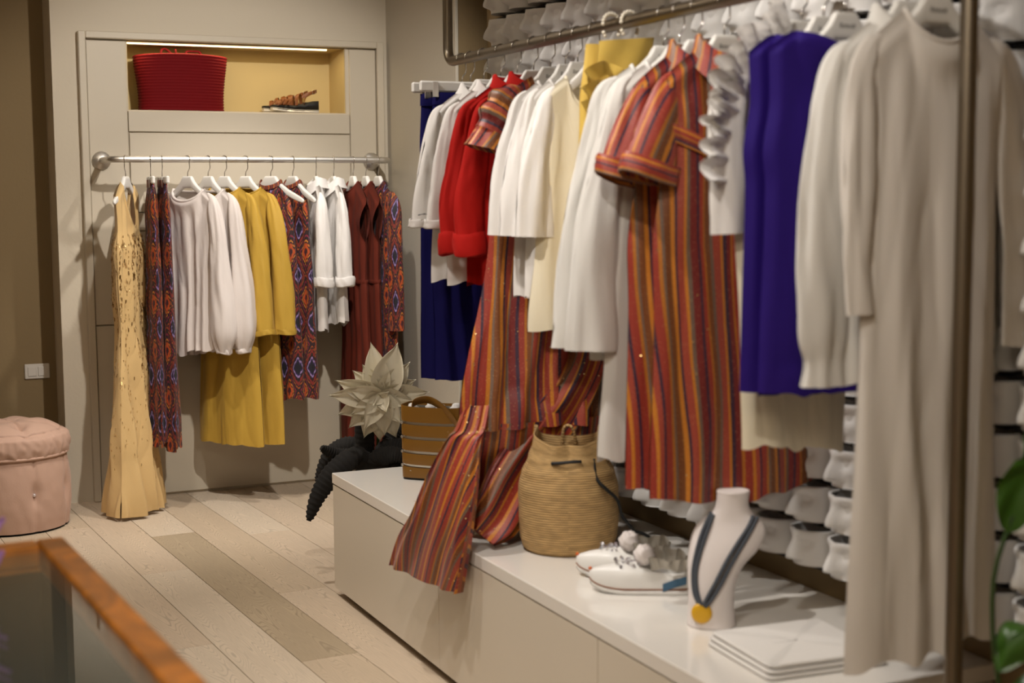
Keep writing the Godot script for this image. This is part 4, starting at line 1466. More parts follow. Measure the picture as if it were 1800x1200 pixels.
# ---------------------------------------------------------------- clothes on the back rail
func back_garments() -> void:
	var A := func(x: float) -> Vector3: return Vector3(x, BY, BZ)
	gold_dress(A.call(1.172), deg_to_rad(-116))
	hanger("white hanger holding the gold sequinned dress", A.call(1.172), deg_to_rad(-116), true, false, "hangers on the back rail", 0.14, 1.15)
	var k := 0
	for x in [1.284, 1.336]:
		var s := {"skirt": true, "top": 0.098, "len": 1.30 + 0.02 * k, "w": [[0.09, 0.085], [0.20, 0.13], [0.5, 0.15], [1.3, 0.165]], "d": [[0.09, 0.014], [0.25, 0.026], [0.8, 0.034], [1.3, 0.042]], "fa": [0.004, 0.012], "ff": 12.0, "seed": 111.0 + k * 3, "hem": 0.010}
		var a := deg_to_rad(-97 + 4 * k)
		var g := thing("skirt", "long ikat print skirt gathered at the waist, beside the gold dress" if k == 0 else "long ikat print skirt gathered at the waist, beside the sheer white blouses", "skirt", A.call(x), a, "ikat skirts")
		part(g, "skirt_panel", body_mesh(s), mt.ikat)
		part(g, "waistband", waistband(s, 0.03), mt.ikat)
		hanger("white clip hanger holding the ikat skirt beside the gold dress" if k == 0 else "white clip hanger holding the ikat skirt beside the white blouses", A.call(x), a, true, true, "clip hangers on the back rail", 0.07)
		k += 1
	# sheer white blouses
	var puff := [[0.13, 0.158, 0.0, 0.006, 0.006], [0.158, 0.190, 0.0, 0.022, 0.018], [0.172, 0.25, 0.0, 0.034, 0.028], [0.190, 0.40, 0.0, 0.042, 0.036], [0.206, 0.56, 0.0, 0.055, 0.048], [0.212, 0.70, 0.0, 0.066, 0.054], [0.212, 0.80, 0.0, 0.066, 0.052], [0.210, 0.865, 0.0, 0.042, 0.036], [0.209, 0.885, 0.0, 0.034, 0.030]]
	k = 0
	for q in [[1.453, -60.0, "sheer white blouse with full sleeves and a gathered round neck"], [1.548, -62.0, "sheer white blouse with full sleeves beside the mustard dresses"]]:
		var s := {"len": 0.895, "sh": 0.180, "nw": 0.100, "top": 0.138, "sl": 0.056, "nf": 0.055, "nb": 0.012, "w": [[0.15, 0.180], [0.30, 0.170], [0.88, 0.195]], "d": [[0.12, 0.014], [0.3, 0.034], [0.88, 0.042]], "fa": [0.004, 0.014], "ff": 16.0, "seed": 121.0 + k * 3, "mat": mt.sheer, "sleeve": puff, "sfa": 0.007, "sff": 5.0, "band": 0.007, "cuff": [0.020, 0.003, 0.001], "hem": 0.008, "tilt": -0.03}
		garment("blouse", q[2], "blouse", "sheer white blouses", A.call(q[0]), deg_to_rad(q[1]), s)
		hanger("white hanger inside the sheer blouse beside the ikat skirts" if k == 0 else "white hanger inside the sheer blouse beside the mustard dresses", A.call(q[0]), deg_to_rad(q[1]), true, false, "hangers on the back rail")
		k += 1
	# mustard satin dresses
	var ys := [[0.13, 0.158, 0.0, 0.006, 0.006], [0.158, 0.190, 0.0, 0.024, 0.018], [0.174, 0.26, 0.0, 0.038, 0.030], [0.196, 0.42, 0.0, 0.046, 0.038], [0.212, 0.62, 0.0, 0.052, 0.046], [0.222, 0.81, 0.0, 0.054, 0.048]]
	k = 0
	for q in [[1.625, -57.0, "mustard satin dress, left of the two, behind the white blouses"], [1.725, -57.0, "mustard satin dress, right of the two, beside the ikat blouses"]]:
		var s := {"len": 1.335, "sh": 0.182, "nw": 0.092, "top": 0.130, "sl": 0.062, "nf": 0.035, "nb": 0.008, "w": [[0.15, 0.182], [0.32, 0.165], [0.7, 0.180], [1.33, 0.205]], "d": [[0.12, 0.014], [0.3, 0.036], [1.33, 0.044]], "fa": [0.002, 0.018], "ff": 6.5, "seed": 131.0 + k * 3, "mat": mt.yellow, "sleeve": ys, "sfa": 0.006, "sff": 3.0, "band": 0.004, "cuff": [0.022, 0.002, 0.0], "hem": 0.004}
		garment("dress", q[2], "dress", "mustard dresses", A.call(q[0]), deg_to_rad(q[1]), s)
		hanger("white hanger inside the left mustard dress" if k == 0 else "white hanger inside the right mustard dress", A.call(q[0]), deg_to_rad(q[1]), true, false, "hangers on the back rail")
		k += 1
	# ikat tunics with the hanger ends showing
	k = 0
	for q in [[1.845, -60.0, "dark ikat print halter tunic, left one, hanger tip showing"], [1.952, -77.0, "dark ikat print halter tunic, right one, beside the white shirts"]]:
		var s := {"len": 1.125, "sh": 0.115, "nw": 0.06, "top": 0.112, "nf": 0.03, "nb": 0.02, "sl": 0.05, "w": [[0.15, 0.115], [0.25, 0.135], [0.6, 0.160], [1.12, 0.185]], "d": [[0.12, 0.020], [0.3, 0.040], [1.12, 0.050]], "fa": [0.006, 0.016], "ff": 15.0, "seed": 141.0 + k * 3, "mat": mt.ikat, "band": 0.008, "bandh": 0.020, "hem": 0.008}
		garment("halter_tunic", q[2], "tunic", "ikat tunics", A.call(q[0]), deg_to_rad(q[1]), s)
		hanger("white hanger with its tip showing, inside the left ikat tunic" if k == 0 else "white hanger with its tip showing, inside the right ikat tunic", A.call(q[0]), deg_to_rad(q[1]), true, false, "hangers on the back rail", 0.14, 1.25)
		k += 1
	# white shirts with rolled sleeves
	var roll := [[0.13, 0.158, 0.0, 0.006, 0.006], [0.156, 0.190, 0.0, 0.024, 0.018], [0.172, 0.25, 0.0, 0.036, 0.028], [0.186, 0.36, 0.0, 0.040, 0.034], [0.192, 0.48, 0.0, 0.042, 0.040], [0.196, 0.595, 0.0, 0.040, 0.040]]
	k = 0
	for q in [[2.067, -99.0, "white shirt with rolled sleeves, left of the pair"], [2.155, -95.0, "white shirt with rolled sleeves, right of the pair"]]:
		var s := {"len": 0.80 - 0.03 * k, "sh": 0.176, "nf": 0.04, "w": [[0.15, 0.176], [0.32, 0.165], [0.8, 0.180]], "d": [[0.12, 0.014], [0.3, 0.036], [0.8, 0.038]], "fa": [0.002, 0.010], "ff": 8.0, "seed": 151.0 + k * 3, "mat": mt.white, "sleeve": roll, "sfa": 0.005, "sff": 3.0, "collar": 0.040, "cuff": [0.042, 0.005, 0.003], "hem": 0.006, "dip": 0.03}
		garment("shirt", q[2], "shirt", "white shirts with rolled sleeves", A.call(q[0]), deg_to_rad(q[1]), s)
		hanger("white hanger inside the left white shirt with rolled sleeves" if k == 0 else "white hanger inside the right white shirt with rolled sleeves", A.call(q[0]), deg_to_rad(q[1]), true, false, "hangers on the back rail")
		k += 1
	# rust dresses, sleeveless with an open armhole and a gathered waist
	k = 0
	for q in [[2.253, -88.0, "rust sleeveless dress with a gathered waist, left one"], [2.318, -88.0, "rust sleeveless dress behind the bright ikat dress"]]:
		var s := {"len": 1.47, "sh": 0.180, "nw": 0.065, "nf": 0.05, "w": [[0.15, 0.180], [0.20, 0.178], [0.32, 0.145], [0.40, 0.150], [0.57, 0.145], [0.62, 0.160], [1.47, 0.210]], "d": [[0.12, 0.014], [0.3, 0.034], [0.56, 0.030], [0.62, 0.030], [1.47, 0.034]], "arm": [0.21, 0.385, 0.026], "fa": [0.002, 0.018], "ff": 15.0, "seed": 161.0 + k * 3, "mat": mt.rust, "band": 0.005}
		var g := garment("dress", q[2], "dress", "rust dresses", A.call(q[0]), deg_to_rad(q[1]), s)
		part(g, "waist_seam", band_round(s, 0.575, 0.018, 0.004), mt.rust)
		hanger("white hanger inside the left rust dress" if k == 0 else "white hanger inside the right rust dress", A.call(q[0]), deg_to_rad(q[1]), true, false, "hangers on the back rail", 0.14, 0.9)
		k += 1
	var s4 := {"len": 1.46, "sh": 0.178, "nw": 0.065, "nf": 0.05, "w": [[0.15, 0.178], [0.30, 0.172], [1.46, 0.205]], "d": [[0.12, 0.016], [0.3, 0.036], [1.46, 0.046]], "fa": [0.003, 0.012], "ff": 9.0, "seed": 171.0, "mat": mt.ikat, "band": 0.006, "sleeve": [[0.13, 0.158, 0.0, 0.006, 0.006], [0.165, 0.182, 0.0, 0.024, 0.020], [0.186, 0.25, 0.0, 0.040, 0.034], [0.192, 0.45, 0.0, 0.042, 0.036], [0.198, 0.82, 0.0, 0.044, 0.036]], "sfa": 0.005}
	garment("dress", "bright ikat print dress at the right end of the back rail", "dress", "", A.call(2.382), deg_to_rad(-86), s4)
	hanger("white hanger inside the bright ikat dress at the rail's right end", A.call(2.382), deg_to_rad(-86), true, false, "hangers on the back rail")


func band_round(s: Dictionary, d: float, h: float, g: float) -> ArrayMesh:
	var m := M.new()
	var rings := []
	for q in [[0.0, 0.0], [0.0, g], [-h, g], [-h, 0.0]]:
		var ring := []
		for i in 49:
			var a := TAU * (i % 48) / 48
			var w: float = prof(s.w, d) + q[1]
			var c := cos(a)
			var e := pow(maxf(0.0, 1.0 - pow(absf(c), 2.6)), 0.6)
			ring.append(Vector3(c * w, -d + q[0], signf(sin(a)) * (prof(s.d, d) * e + q[1] + 0.002 * sin(a * 20.0))))
		rings.append(ring)
	rings.append(rings[0])
	m.loft(rings)
	return m.mesh()


func gold_dress(at: Vector3, turn: float) -> void:
	var t := thing("gold_dress", "floor-length pale gold sheer dress with sequins at the left of the back rail", "dress", at, turn)
	var s := {"len": 1.600, "sh": 0.165, "nw": 0.085, "nf": 0.27, "nb": 0.20, "sl": 0.06, "w": [[0.15, 0.165], [0.30, 0.150], [0.42, 0.175], [0.56, 0.170], [0.75, 0.155], [1.05, 0.185], [1.35, 0.215], [1.60, 0.248]], "d": [[0.12, 0.016], [0.3, 0.030], [0.42, 0.052], [0.6, 0.048], [0.75, 0.044], [1.0, 0.062], [1.3, 0.084], [1.60, 0.112]], "fa": [0.010, 0.036], "ff": 13.0, "cr": 0.010, "seed": 181.0, "hem": 0.003}
	var b := part(t, "gown", body_mesh(s, 150, 90), mt.gold)
	sequins(b, "sequins", b.mesh, 2600, mt.sequin, -0.34, -1.50, Vector2(0.003, 0.010), 0.002, 1.1)
	sequins(b, "bronze_sequins", b.mesh, 500, mt.bronze, -0.34, -1.2, Vector2(0.004, 0.016), 0.003, 1.2)
	part(t, "neck_edge", neck_band({"nw": 0.085, "nf": 0.27, "nb": 0.20}, 0.004), mt.gold)


# ---------------------------------------------------------------- bags and shoes
func sup(w: float, d: float, n: float, y: float, seg := 48, cx := 0.0, cz := 0.0) -> Array:
	var r := []
	for i in seg + 1:
		var a := TAU * (i % seg) / seg
		r.append(Vector3(cx + w * signf(cos(a)) * pow(absf(cos(a)), 2.0 / n), y, cz + d * signf(sin(a)) * pow(absf(sin(a)), 2.0 / n)))
	return r


func bags_and_shoes() -> void:
	# red coiled rope tote in the niche
	var t := thing("rope_tote", "large red coiled rope tote bag standing in the lit niche", "bag", Vector3(1.522, 1.8575, -7.165))
	var m := M.new()
	var rings := []
	var coils := 19
	var hh := 0.262
	for k in coils * 4 + 1:
		var v := 1.0 * k / (coils * 4)
		var ph := fposmod(k / 4.0, 1.0)
		var bump := 0.0042 * sin(ph * PI)
		var w := lerpf(0.202, 0.222, smoothstep(0.0, 1.0, v)) - 0.006 * sin(v * PI)
		var d := lerpf(0.082, 0.095, v)
		var ring := sup(w + bump, d + bump, 3.2, v * hh, 64)
		for i in ring.size():
			ring[i].y += 0.010 * v * (1.0 - pow(ring[i].x / 0.222, 2.0))
		rings.append(ring)
	for g in [0.985, 0.96]:
		var ring := []
		for q in rings[coils * 4]:
			ring.append(Vector3(q.x * g, q.y - (0.0 if g > 0.97 else 0.03), q.z * g))
		rings.append(ring)
	var low := []
	for q in rings[rings.size() - 1]:
		low.append(Vector3(q.x * 0.9, 0.02, q.z * 0.9))
	rings.append(low)
	m.loft(rings, true, true, 1.5)
	part(t, "coiled_body", m.mesh(), mt.redrope)
	for q in [[Vector3(-0.105, 0.255, 0.06), Vector3(-0.098, 0.288, 0.055), Vector3(-0.075, 0.292, 0.05), Vector3(-0.045, 0.262, 0.055)], [Vector3(0.015, 0.262, 0.06), Vector3(0.022, 0.283, 0.05), Vector3(0.050, 0.287, 0.04), Vector3(0.085, 0.285, 0.04), Vector3(0.095, 0.262, 0.05)]]:
		m = M.new()
		m.tube(smooth_path(q, 16), [0.006], 10)
		part(t, "handle", m.mesh(), mt.redcord)
	m = M.new()
	m.tube([Vector3(-0.025, 0.255, 0.07), Vector3(-0.033, 0.275, 0.07), Vector3(-0.036, 0.293, 0.07)], [0.005, 0.0045, 0.004], 8)
	part(t, "knotted_end", m.mesh(), mt.redcord)
	# wedge sandals in the niche
	for k in 2:
		sandal(Vector3(2.075 - 0.018 * k, 1.8575, -7.115 - 0.095 * k), "tan strappy wedge sandal nearer the front of the niche" if k == 0 else "tan strappy wedge sandal behind its twin in the niche")
	ochre_bag()
	straw_bag()
	for q in [[Vector3(1.778, CH, -3.118), "white pointed slipper with silver beading, nearer of the pair"], [Vector3(1.815, CH, -3.262), "white pointed slipper with silver beading beside the straw bag"]]:
		slipper(q[0], q[1])
	# folded white cloth on the plinth
	t = thing("folded_cloth", "folded white cloth lying flat on the plinth before the bust", "cloth", Vector3(1.830, CH, -2.530), deg_to_rad(-4))
	for k in 3:
		m = M.new()
		var rg := []
		for g in [[0.96, 0.0], [1.0, 0.003], [1.0, 0.008], [0.97, 0.0105], [0.5, 0.0112], [0.02, 0.0112]]:
			var ring := sup(0.145 * g[0] - 0.004 * k, 0.135 * g[0] - 0.003 * k, 22.0, g[1] + 0.0112 * k, 96)
			for i in ring.size():
				ring[i].y += 0.0012 * nz.get_noise_2d(ring[i].x * 25.0 + k * 9.0, ring[i].z * 25.0) * smoothstep(0.002, 0.01, g[1])
			rg.append(ring)
		m.loft(rg, true, false)
		part(t, "fold", m.mesh(), mt.towel)


func sandal(at: Vector3, label: String) -> void:
	var t := thing("wedge_sandal", label, "shoe", at, 0.0, "wedge sandals")
	# toe points to -x; x from -0.118 (toe) to 0.118 (heel); [x, half width, base, top of white, top of grey, top of navy]
	var st := [[-0.118, 0.020, 0.012, 0.022, 0.028, 0.038], [-0.100, 0.034, 0.008, 0.020, 0.026, 0.038], [-0.06, 0.042, 0.002, 0.014, 0.021, 0.036], [-0.01, 0.038, 0.0, 0.010, 0.017, 0.035], [0.04, 0.031, 0.0, 0.010, 0.016, 0.046], [0.085, 0.032, 0.0, 0.010, 0.016, 0.058], [0.118, 0.026, 0.0, 0.010, 0.016, 0.060]]
	var names_m := [["outsole", mt.lacquer, 2, 3], ["midsole", mt.lace, 3, 4], ["wedge", mt.black, 4, 5]]
	for q in names_m:
		var m := M.new()
		var rings := []
		for s in st:
			var ring := []
			var y0: float = s[q[2]]
			var y1: float = s[q[3]]
			for c in [[-1, 0], [1, 0], [1, 1], [-1, 1], [-1, 0]]:
				ring.append(Vector3(s[0], y0 if c[1] == 0 else y1, s[1] * c[0]))
			rings.append(ring)
		m.loft(rings, true, true)
		part(t, q[0], m.mesh(false), q[1])
	# straps: bands over the foot
	for q in [[-0.088, -0.060, 0.064], [-0.060, -0.028, 0.078], [-0.030, 0.005, 0.086], [0.000, 0.045, 0.094]]:
		var m := M.new()
		var pts := []
		for i in 13:
			var a := PI * i / 12
			pts.append(Vector3(lerpf(q[0], q[1], 0.5 - 0.5 * cos(a)), 0.036 + (q[2] - 0.036) * sin(a), 0.036 * cos(a)))
		m.strap(pts, [Vector3(0.016, 0.004, 0)], 0.003)
		part(t, "strap", m.mesh(false), mt.tan)
	for x in [-0.075, -0.055, -0.035]:
		var m := M.new()
		m.strap([Vector3(x - 0.01, 0.038, 0.041), Vector3(x, 0.052, 0.038), Vector3(x + 0.015, 0.068, 0.028)], [Vector3(0.012, 0, 0)], 0.003)
		part(t, "strap", m.mesh(false), mt.tan)
	var m2 := M.new()
	m2.strap(smooth_path([Vector3(0.040, 0.045, 0.033), Vector3(0.048, 0.078, 0.032), Vector3(0.080, 0.098, 0.030), Vector3(0.110, 0.108, 0.012), Vector3(0.112, 0.110, -0.012), Vector3(0.080, 0.098, -0.030), Vector3(0.048, 0.078, -0.032), Vector3(0.040, 0.045, -0.033)], 28), [Vector3(0.0, 0.015, 0.0)], 0.003)
	part(t, "ankle_strap", m2.mesh(false), mt.tan)
	m2 = M.new()
	m2.tube([Vector3(0.085, 0.092, 0.0325), Vector3(0.085, 0.110, 0.0325), Vector3(0.100, 0.113, 0.030), Vector3(0.100, 0.096, 0.030), Vector3(0.085, 0.092, 0.0325)], [0.0018], 6)
	part(t, "buckle", m2.mesh(), mt.chrome, "silver buckle")


func ochre_bag() -> void:
	var t := thing("banded_handbag", "ochre leather handbag of horizontal bands at the far end of the plinth", "bag", Vector3(1.868, CH, -4.712), deg_to_rad(-44))
	var W := 0.122
	var D := 0.062
	var ys := [[0.008, 0.047], [0.057, 0.095], [0.106, 0.146], [0.157, 0.198], [0.208, 0.262]]
	for k in ys.size():
		var m := M.new()
		var rings := []
		var y0: float = ys[k][0]
		var y1: float = ys[k][1]
		for g in [[y0, -0.004], [y0, 0.0], [y1, 0.0], [y1, -0.004], [y0, -0.004]]:
			var ring := sup(W + g[1] - 0.003 * (1.0 - g[0] / 0.26), D + g[1], 6.0, g[0], 64)
			for i in ring.size():
				var c := absf(ring[i].x) / W
				ring[i].y += 0.006 * (pow(c, 3.0) - 0.5) * (0.0 if k == 0 and g[0] == y0 else 1.0)
			rings.append(ring)
		m.loft(rings)
		part(t, "band", m.mesh(), mt.ochre)
	var m := M.new()
	var rg := []
	for y in [0.004, 0.25, 0.252, 0.02]:
		rg.append(sup((W - 0.005) if y < 0.251 and y != 0.02 else W - 0.016, (D - 0.005) if y < 0.251 and y != 0.02 else D - 0.016, 6.0, y, 48))
	m.loft(rg, true, true)
	part(t, "lining", m.mesh(), mt.foil, "silvery lining between the bands")
	m = M.new()
	m.loft([sup(W - 0.004, D - 0.004, 6.0, 0.0), sup(W - 0.004, D - 0.004, 6.0, 0.010)], true, true)
	part(t, "base", m.mesh(false), mt.black)
	# rivets at the band ends
	for y in [0.053, 0.102, 0.153, 0.203]:
		part(t, "rivet", button_mesh(Vector3(-W + 0.012, y, D - 0.003), 0.005), mt.foil)
	# shoulder strap from the left rim over the top, down the right front
	m = M.new()
	m.strap(smooth_path([Vector3(-0.075, 0.245, 0.052), Vector3(-0.070, 0.272, 0.040), Vector3(-0.025, 0.283, 0.030), Vector3(0.035, 0.268, 0.058), Vector3(0.085, 0.232, 0.074), Vector3(0.118, 0.185, 0.072)], 24), [Vector3(0.006, 0.026, 0.012)], 0.004)
	part(t, "shoulder_strap", m.mesh(false), mt.ochre)
	# soft white wrapping paper showing at the mouth
	for q in [[-0.085, 0.02, 0.020], [0.02, 0.01, 0.018], [0.07, -0.01, 0.022], [-0.03, -0.02, 0.02]]:
		m = M.new()
		var pr := []
		for j in 9:
			var a := -PI / 2 + PI * j / 8
			pr.append([q[2] * cos(a) * (1.0 + 0.2 * sin(j * 2.1)), 0.252 + q[2] * 0.8 * sin(a)])
		m.lathe(pr, 11, Vector3(q[0], 0, q[1]))
		part(t, "tissue", m.mesh(), mt.white)
	# stamped maker's line
	m = M.new()
	m.box(Vector3(-0.066, 0.033, D - 0.0012), Vector3(0.030, 0.0025, 0.001), 0.0002)
	m.box(Vector3(-0.024, 0.033, D - 0.0008), Vector3(0.018, 0.0025, 0.001), 0.0002)
	m.box(Vector3(-0.002, 0.033, D - 0.0006), Vector3(0.016, 0.0025, 0.001), 0.0002)
	part(t, "stamp", m.mesh(false), mt.foil, "tiny illegible silver lettering")


func straw_bag() -> void:
	var t := thing("straw_bag", "woven straw bucket bag with black drawstring on the plinth", "bag", Vector3(1.822, CH, -3.600), deg_to_rad(-27))
	var m := M.new()
	var rings := []
	var N := 80
	var shape := [[0.0, 0.118], [0.012, 0.130], [0.04, 0.137], [0.10, 0.142], [0.17, 0.142], [0.22, 0.134], [0.26, 0.117], [0.29, 0.104], [0.325, 0.100]]
	for k in 60:
		var v := k / 59.0
		var y := v * 0.325
		var ring := []
		for i in N + 1:
			var a := TAU * (i % N) / N
			var r := prof(shape, y)
			var pinch := smoothstep(0.20, 0.30, y)
			# drawn-in mouth: front dips, corners stand up like ears
			r *= 1.0 - pinch * (0.10 * cos(a * 4.0) + 0.05 * sin(a * 9.0)) + 0.012 * nz.get_noise_2d(cos(a) * 3.0, v * 6.0)
			var yy := y + smoothstep(0.24, 0.325, y) * (-0.022 * cos((a - PI * 0.5) * 2.0) * -1.0 * -1.0 + 0.006 * cos(a * 4.0))
			ring.append(Vector3(cos(a) * r, yy, sin(a) * r * 0.92))
		rings.append(ring)
	var top: Array = rings[59]
	for g in [[0.965, 0.0], [0.93, -0.03], [0.98, -0.12], [1.1, -0.29]]:
		var ring := []
		for q in top:
			ring.append(Vector3(q.x * g[0], q.y + g[1], q.z * g[0]))
		rings.append(ring)
	m.loft(rings, true, true, 1.0, 1.3)
	part(t, "woven_body", m.mesh(), mt.straw)
	# drawstring: a short visible run in front, a loose loop down the right side onto the plinth
	m = M.new()
	m.tube(smooth_path([Vector3(-0.046, 0.262, 0.106), Vector3(-0.02, 0.265, 0.114), Vector3(0.01, 0.268, 0.114), Vector3(0.036, 0.268, 0.108)], 12), [0.0048], 8)
	part(t, "drawstring", m.mesh(), mt.black)
	m = M.new()
	m.tube(smooth_path([Vector3(0.070, 0.270, 0.080), Vector3(0.078, 0.22, 0.100), Vector3(0.105, 0.19, 0.105), Vector3(0.135, 0.155, 0.075), Vector3(0.152, 0.10, 0.05), Vector3(0.185, 0.055, 0.03), Vector3(0.196, 0.012, 0.01), Vector3(0.175, 0.006, -0.03)], 40), [0.0048], 8)
	part(t, "drawstring", m.mesh(), mt.black)
	m = M.new()
	m.tube(smooth_path([Vector3(0.142, 0.008, 0.06), Vector3(0.155, 0.04, 0.04), Vector3(0.19, 0.052, 0.02), Vector3(0.235, 0.03, 0.01), Vector3(0.255, 0.006, 0.0)], 24), [0.0048], 8)
	part(t, "drawstring", m.mesh(), mt.black)
	m = M.new()
	m.tube(smooth_path([Vector3(-0.018, 0.285, -0.06), Vector3(-0.012, 0.335, -0.05), Vector3(0.006, 0.342, -0.045), Vector3(0.018, 0.318, -0.05), Vector3(0.020, 0.285, -0.06)], 20), [0.0045], 8)
	part(t, "hanging_loop", m.mesh(), mt.straw)


func slipper(at: Vector3, label: String) -> void:
	var t := thing("slipper", label, "shoe", at, deg_to_rad(-33), "white slippers")
	# toe at -x; [x, half width, sole bottom, sole top, upper height]
	var st := [[-0.126, 0.008, 0.022, 0.034, 0.052], [-0.116, 0.018, 0.014, 0.026, 0.058], [-0.09, 0.031, 0.005, 0.018, 0.066], [-0.05, 0.040, 0.001, 0.014, 0.074], [-0.01, 0.040, 0.0, 0.014, 0.078], [0.04, 0.034, 0.0, 0.014, 0.070], [0.09, 0.032, 0.0, 0.015, 0.062], [0.118, 0.027, 0.0, 0.016, 0.064], [0.128, 0.018, 0.0, 0.016, 0.060]]
	var m := M.new()
	var rings := []
	for s in st:
		var ring := []
		for c in [[-1, 0.0], [-1.05, 0.5], [-1, 1.0], [1, 1.0], [1.05, 0.5], [1, 0.0], [-1, 0.0]]:
			ring.append(Vector3(s[0], lerpf(s[2], s[3], c[1]), s[1] * c[0]))
		rings.append(ring)
	m.loft(rings, true, true)
	part(t, "sole", m.mesh(false), mt.leather)
	m = M.new()
	rings = []
	for s in st:
		var ring := []
		for i in 19:
			var a := PI * i / 18
			var open := smoothstep(0.0, 0.05, s[0]) * 0.55      # foot opening towards the heel
			var hgt: float = (s[4] - s[3])
			var yy := sin(a)
			yy = minf(yy, 1.0 - open * smoothstep(0.6, 1.0, sin(a)))
			ring.append(Vector3(s[0], s[3] + hgt * pow(yy, 0.75), s[1] * 0.97 * cos(a)))
		rings.append(ring)
	m.loft(rings, true, true)
	part(t, "upper", m.mesh(), mt.leather)
	# welt stitching line
	m = M.new()
	var pts := []
	for s in st:
		pts.append(Vector3(s[0], s[3] + 0.001, s[1] * 1.0))
	m.tube(smooth_path(pts, 30), [0.0016], 6)
	part(t, "welt", m.mesh(), mt.tan)
	m = M.new()
	var pr := []
	for j in 9:
		var b := -PI / 2 + PI * j / 8
		pr.append([0.005 * cos(b), 0.005 * sin(b)])
	m.lathe(pr, 12, Vector3(-0.124, 0.056, 0))
	part(t, "toe_bead", m.mesh(), mt.orange, "small orange bead")
	# crystals over the vamp
	for k in 26:
		var x := rng.randf_range(-0.062, 0.0)
		var zz := rng.randf_range(-0.024, 0.024)
		var y := 0.074 - 14.0 * zz * zz + rng.randf_range(0.0, 0.012)
		m = M.new()
		var r := rng.randf_range(0.004, 0.008)
		var c := Vector3(x, y, zz)
		var e := [Vector3(r, 0, 0), Vector3(0, 0, r), Vector3(-r, 0, 0), Vector3(0, 0, -r)]
		var bs := Basis.from_euler(Vector3(rng.randf() * 3, rng.randf() * 3, rng.randf() * 3))
		for j in 4:
			m.tri(c + bs * e[j], c + bs * e[(j + 1) % 4], c + bs * Vector3(0, r * 0.8, 0))
			m.tri(c + bs * e[(j + 1) % 4], c + bs * e[j], c + bs * Vector3(0, -r * 0.8, 0))
		part(t, "crystal", m.mesh(false), mt.crystal)
	# fluffy ball and lace frill behind it
	m = M.new()
	var p := PackedVector3Array()
	var q := PackedVector2Array()
	for j in 17:
		var b := -PI / 2 + PI * j / 16
		for i in 25:
			var a := TAU * (i % 24) / 24
			var r := 0.026 * (1.0 + 0.18 * nz.get_noise_3d(cos(a) * cos(b) * 4.0, sin(b) * 4.0, sin(a) * cos(b) * 4.0))
			p.append(Vector3(0.012, 0.094, 0) + Vector3(cos(a) * cos(b), sin(b), sin(a) * cos(b)) * r)
			q.append(Vector2(a, b))
	m.grid(24, 16, p, q)
	part(t, "pompom", m.mesh(), mt.bust)
	part(t, "lace_frill", ruffle([Vector3(0.030, 0.070, 0.026), Vector3(0.055, 0.075, 0.030), Vector3(0.09, 0.070, 0.028), Vector3(0.118, 0.066, 0.016)], 0.034, 0.006, 4.0, 1.0), mt.lace)
	part(t, "lace_frill", ruffle([Vector3(0.030, 0.075, -0.026), Vector3(0.055, 0.080, -0.030), Vector3(0.09, 0.075, -0.028), Vector3(0.118, 0.070, -0.016)], 0.044, 0.006, 4.0, 4.0), mt.lace)
	m = M.new()
	m.strap([Vector3(0.060, 0.020, 0.0345), Vector3(0.09, 0.032, 0.0335), Vector3(0.118, 0.040, 0.029)], [Vector3(0, 0.020, 0)], 0.002)
	part(t, "heel_patch", m.mesh(false), mt.denim, "blue heel patch")


# ---------------------------------------------------------------- bust with necklace
func bx_(px: float) -> float:
	return (px - 1255.0) / 818.0


func by_(py: float) -> float:
	return (1098.0 - py) / 818.0 * 1.06


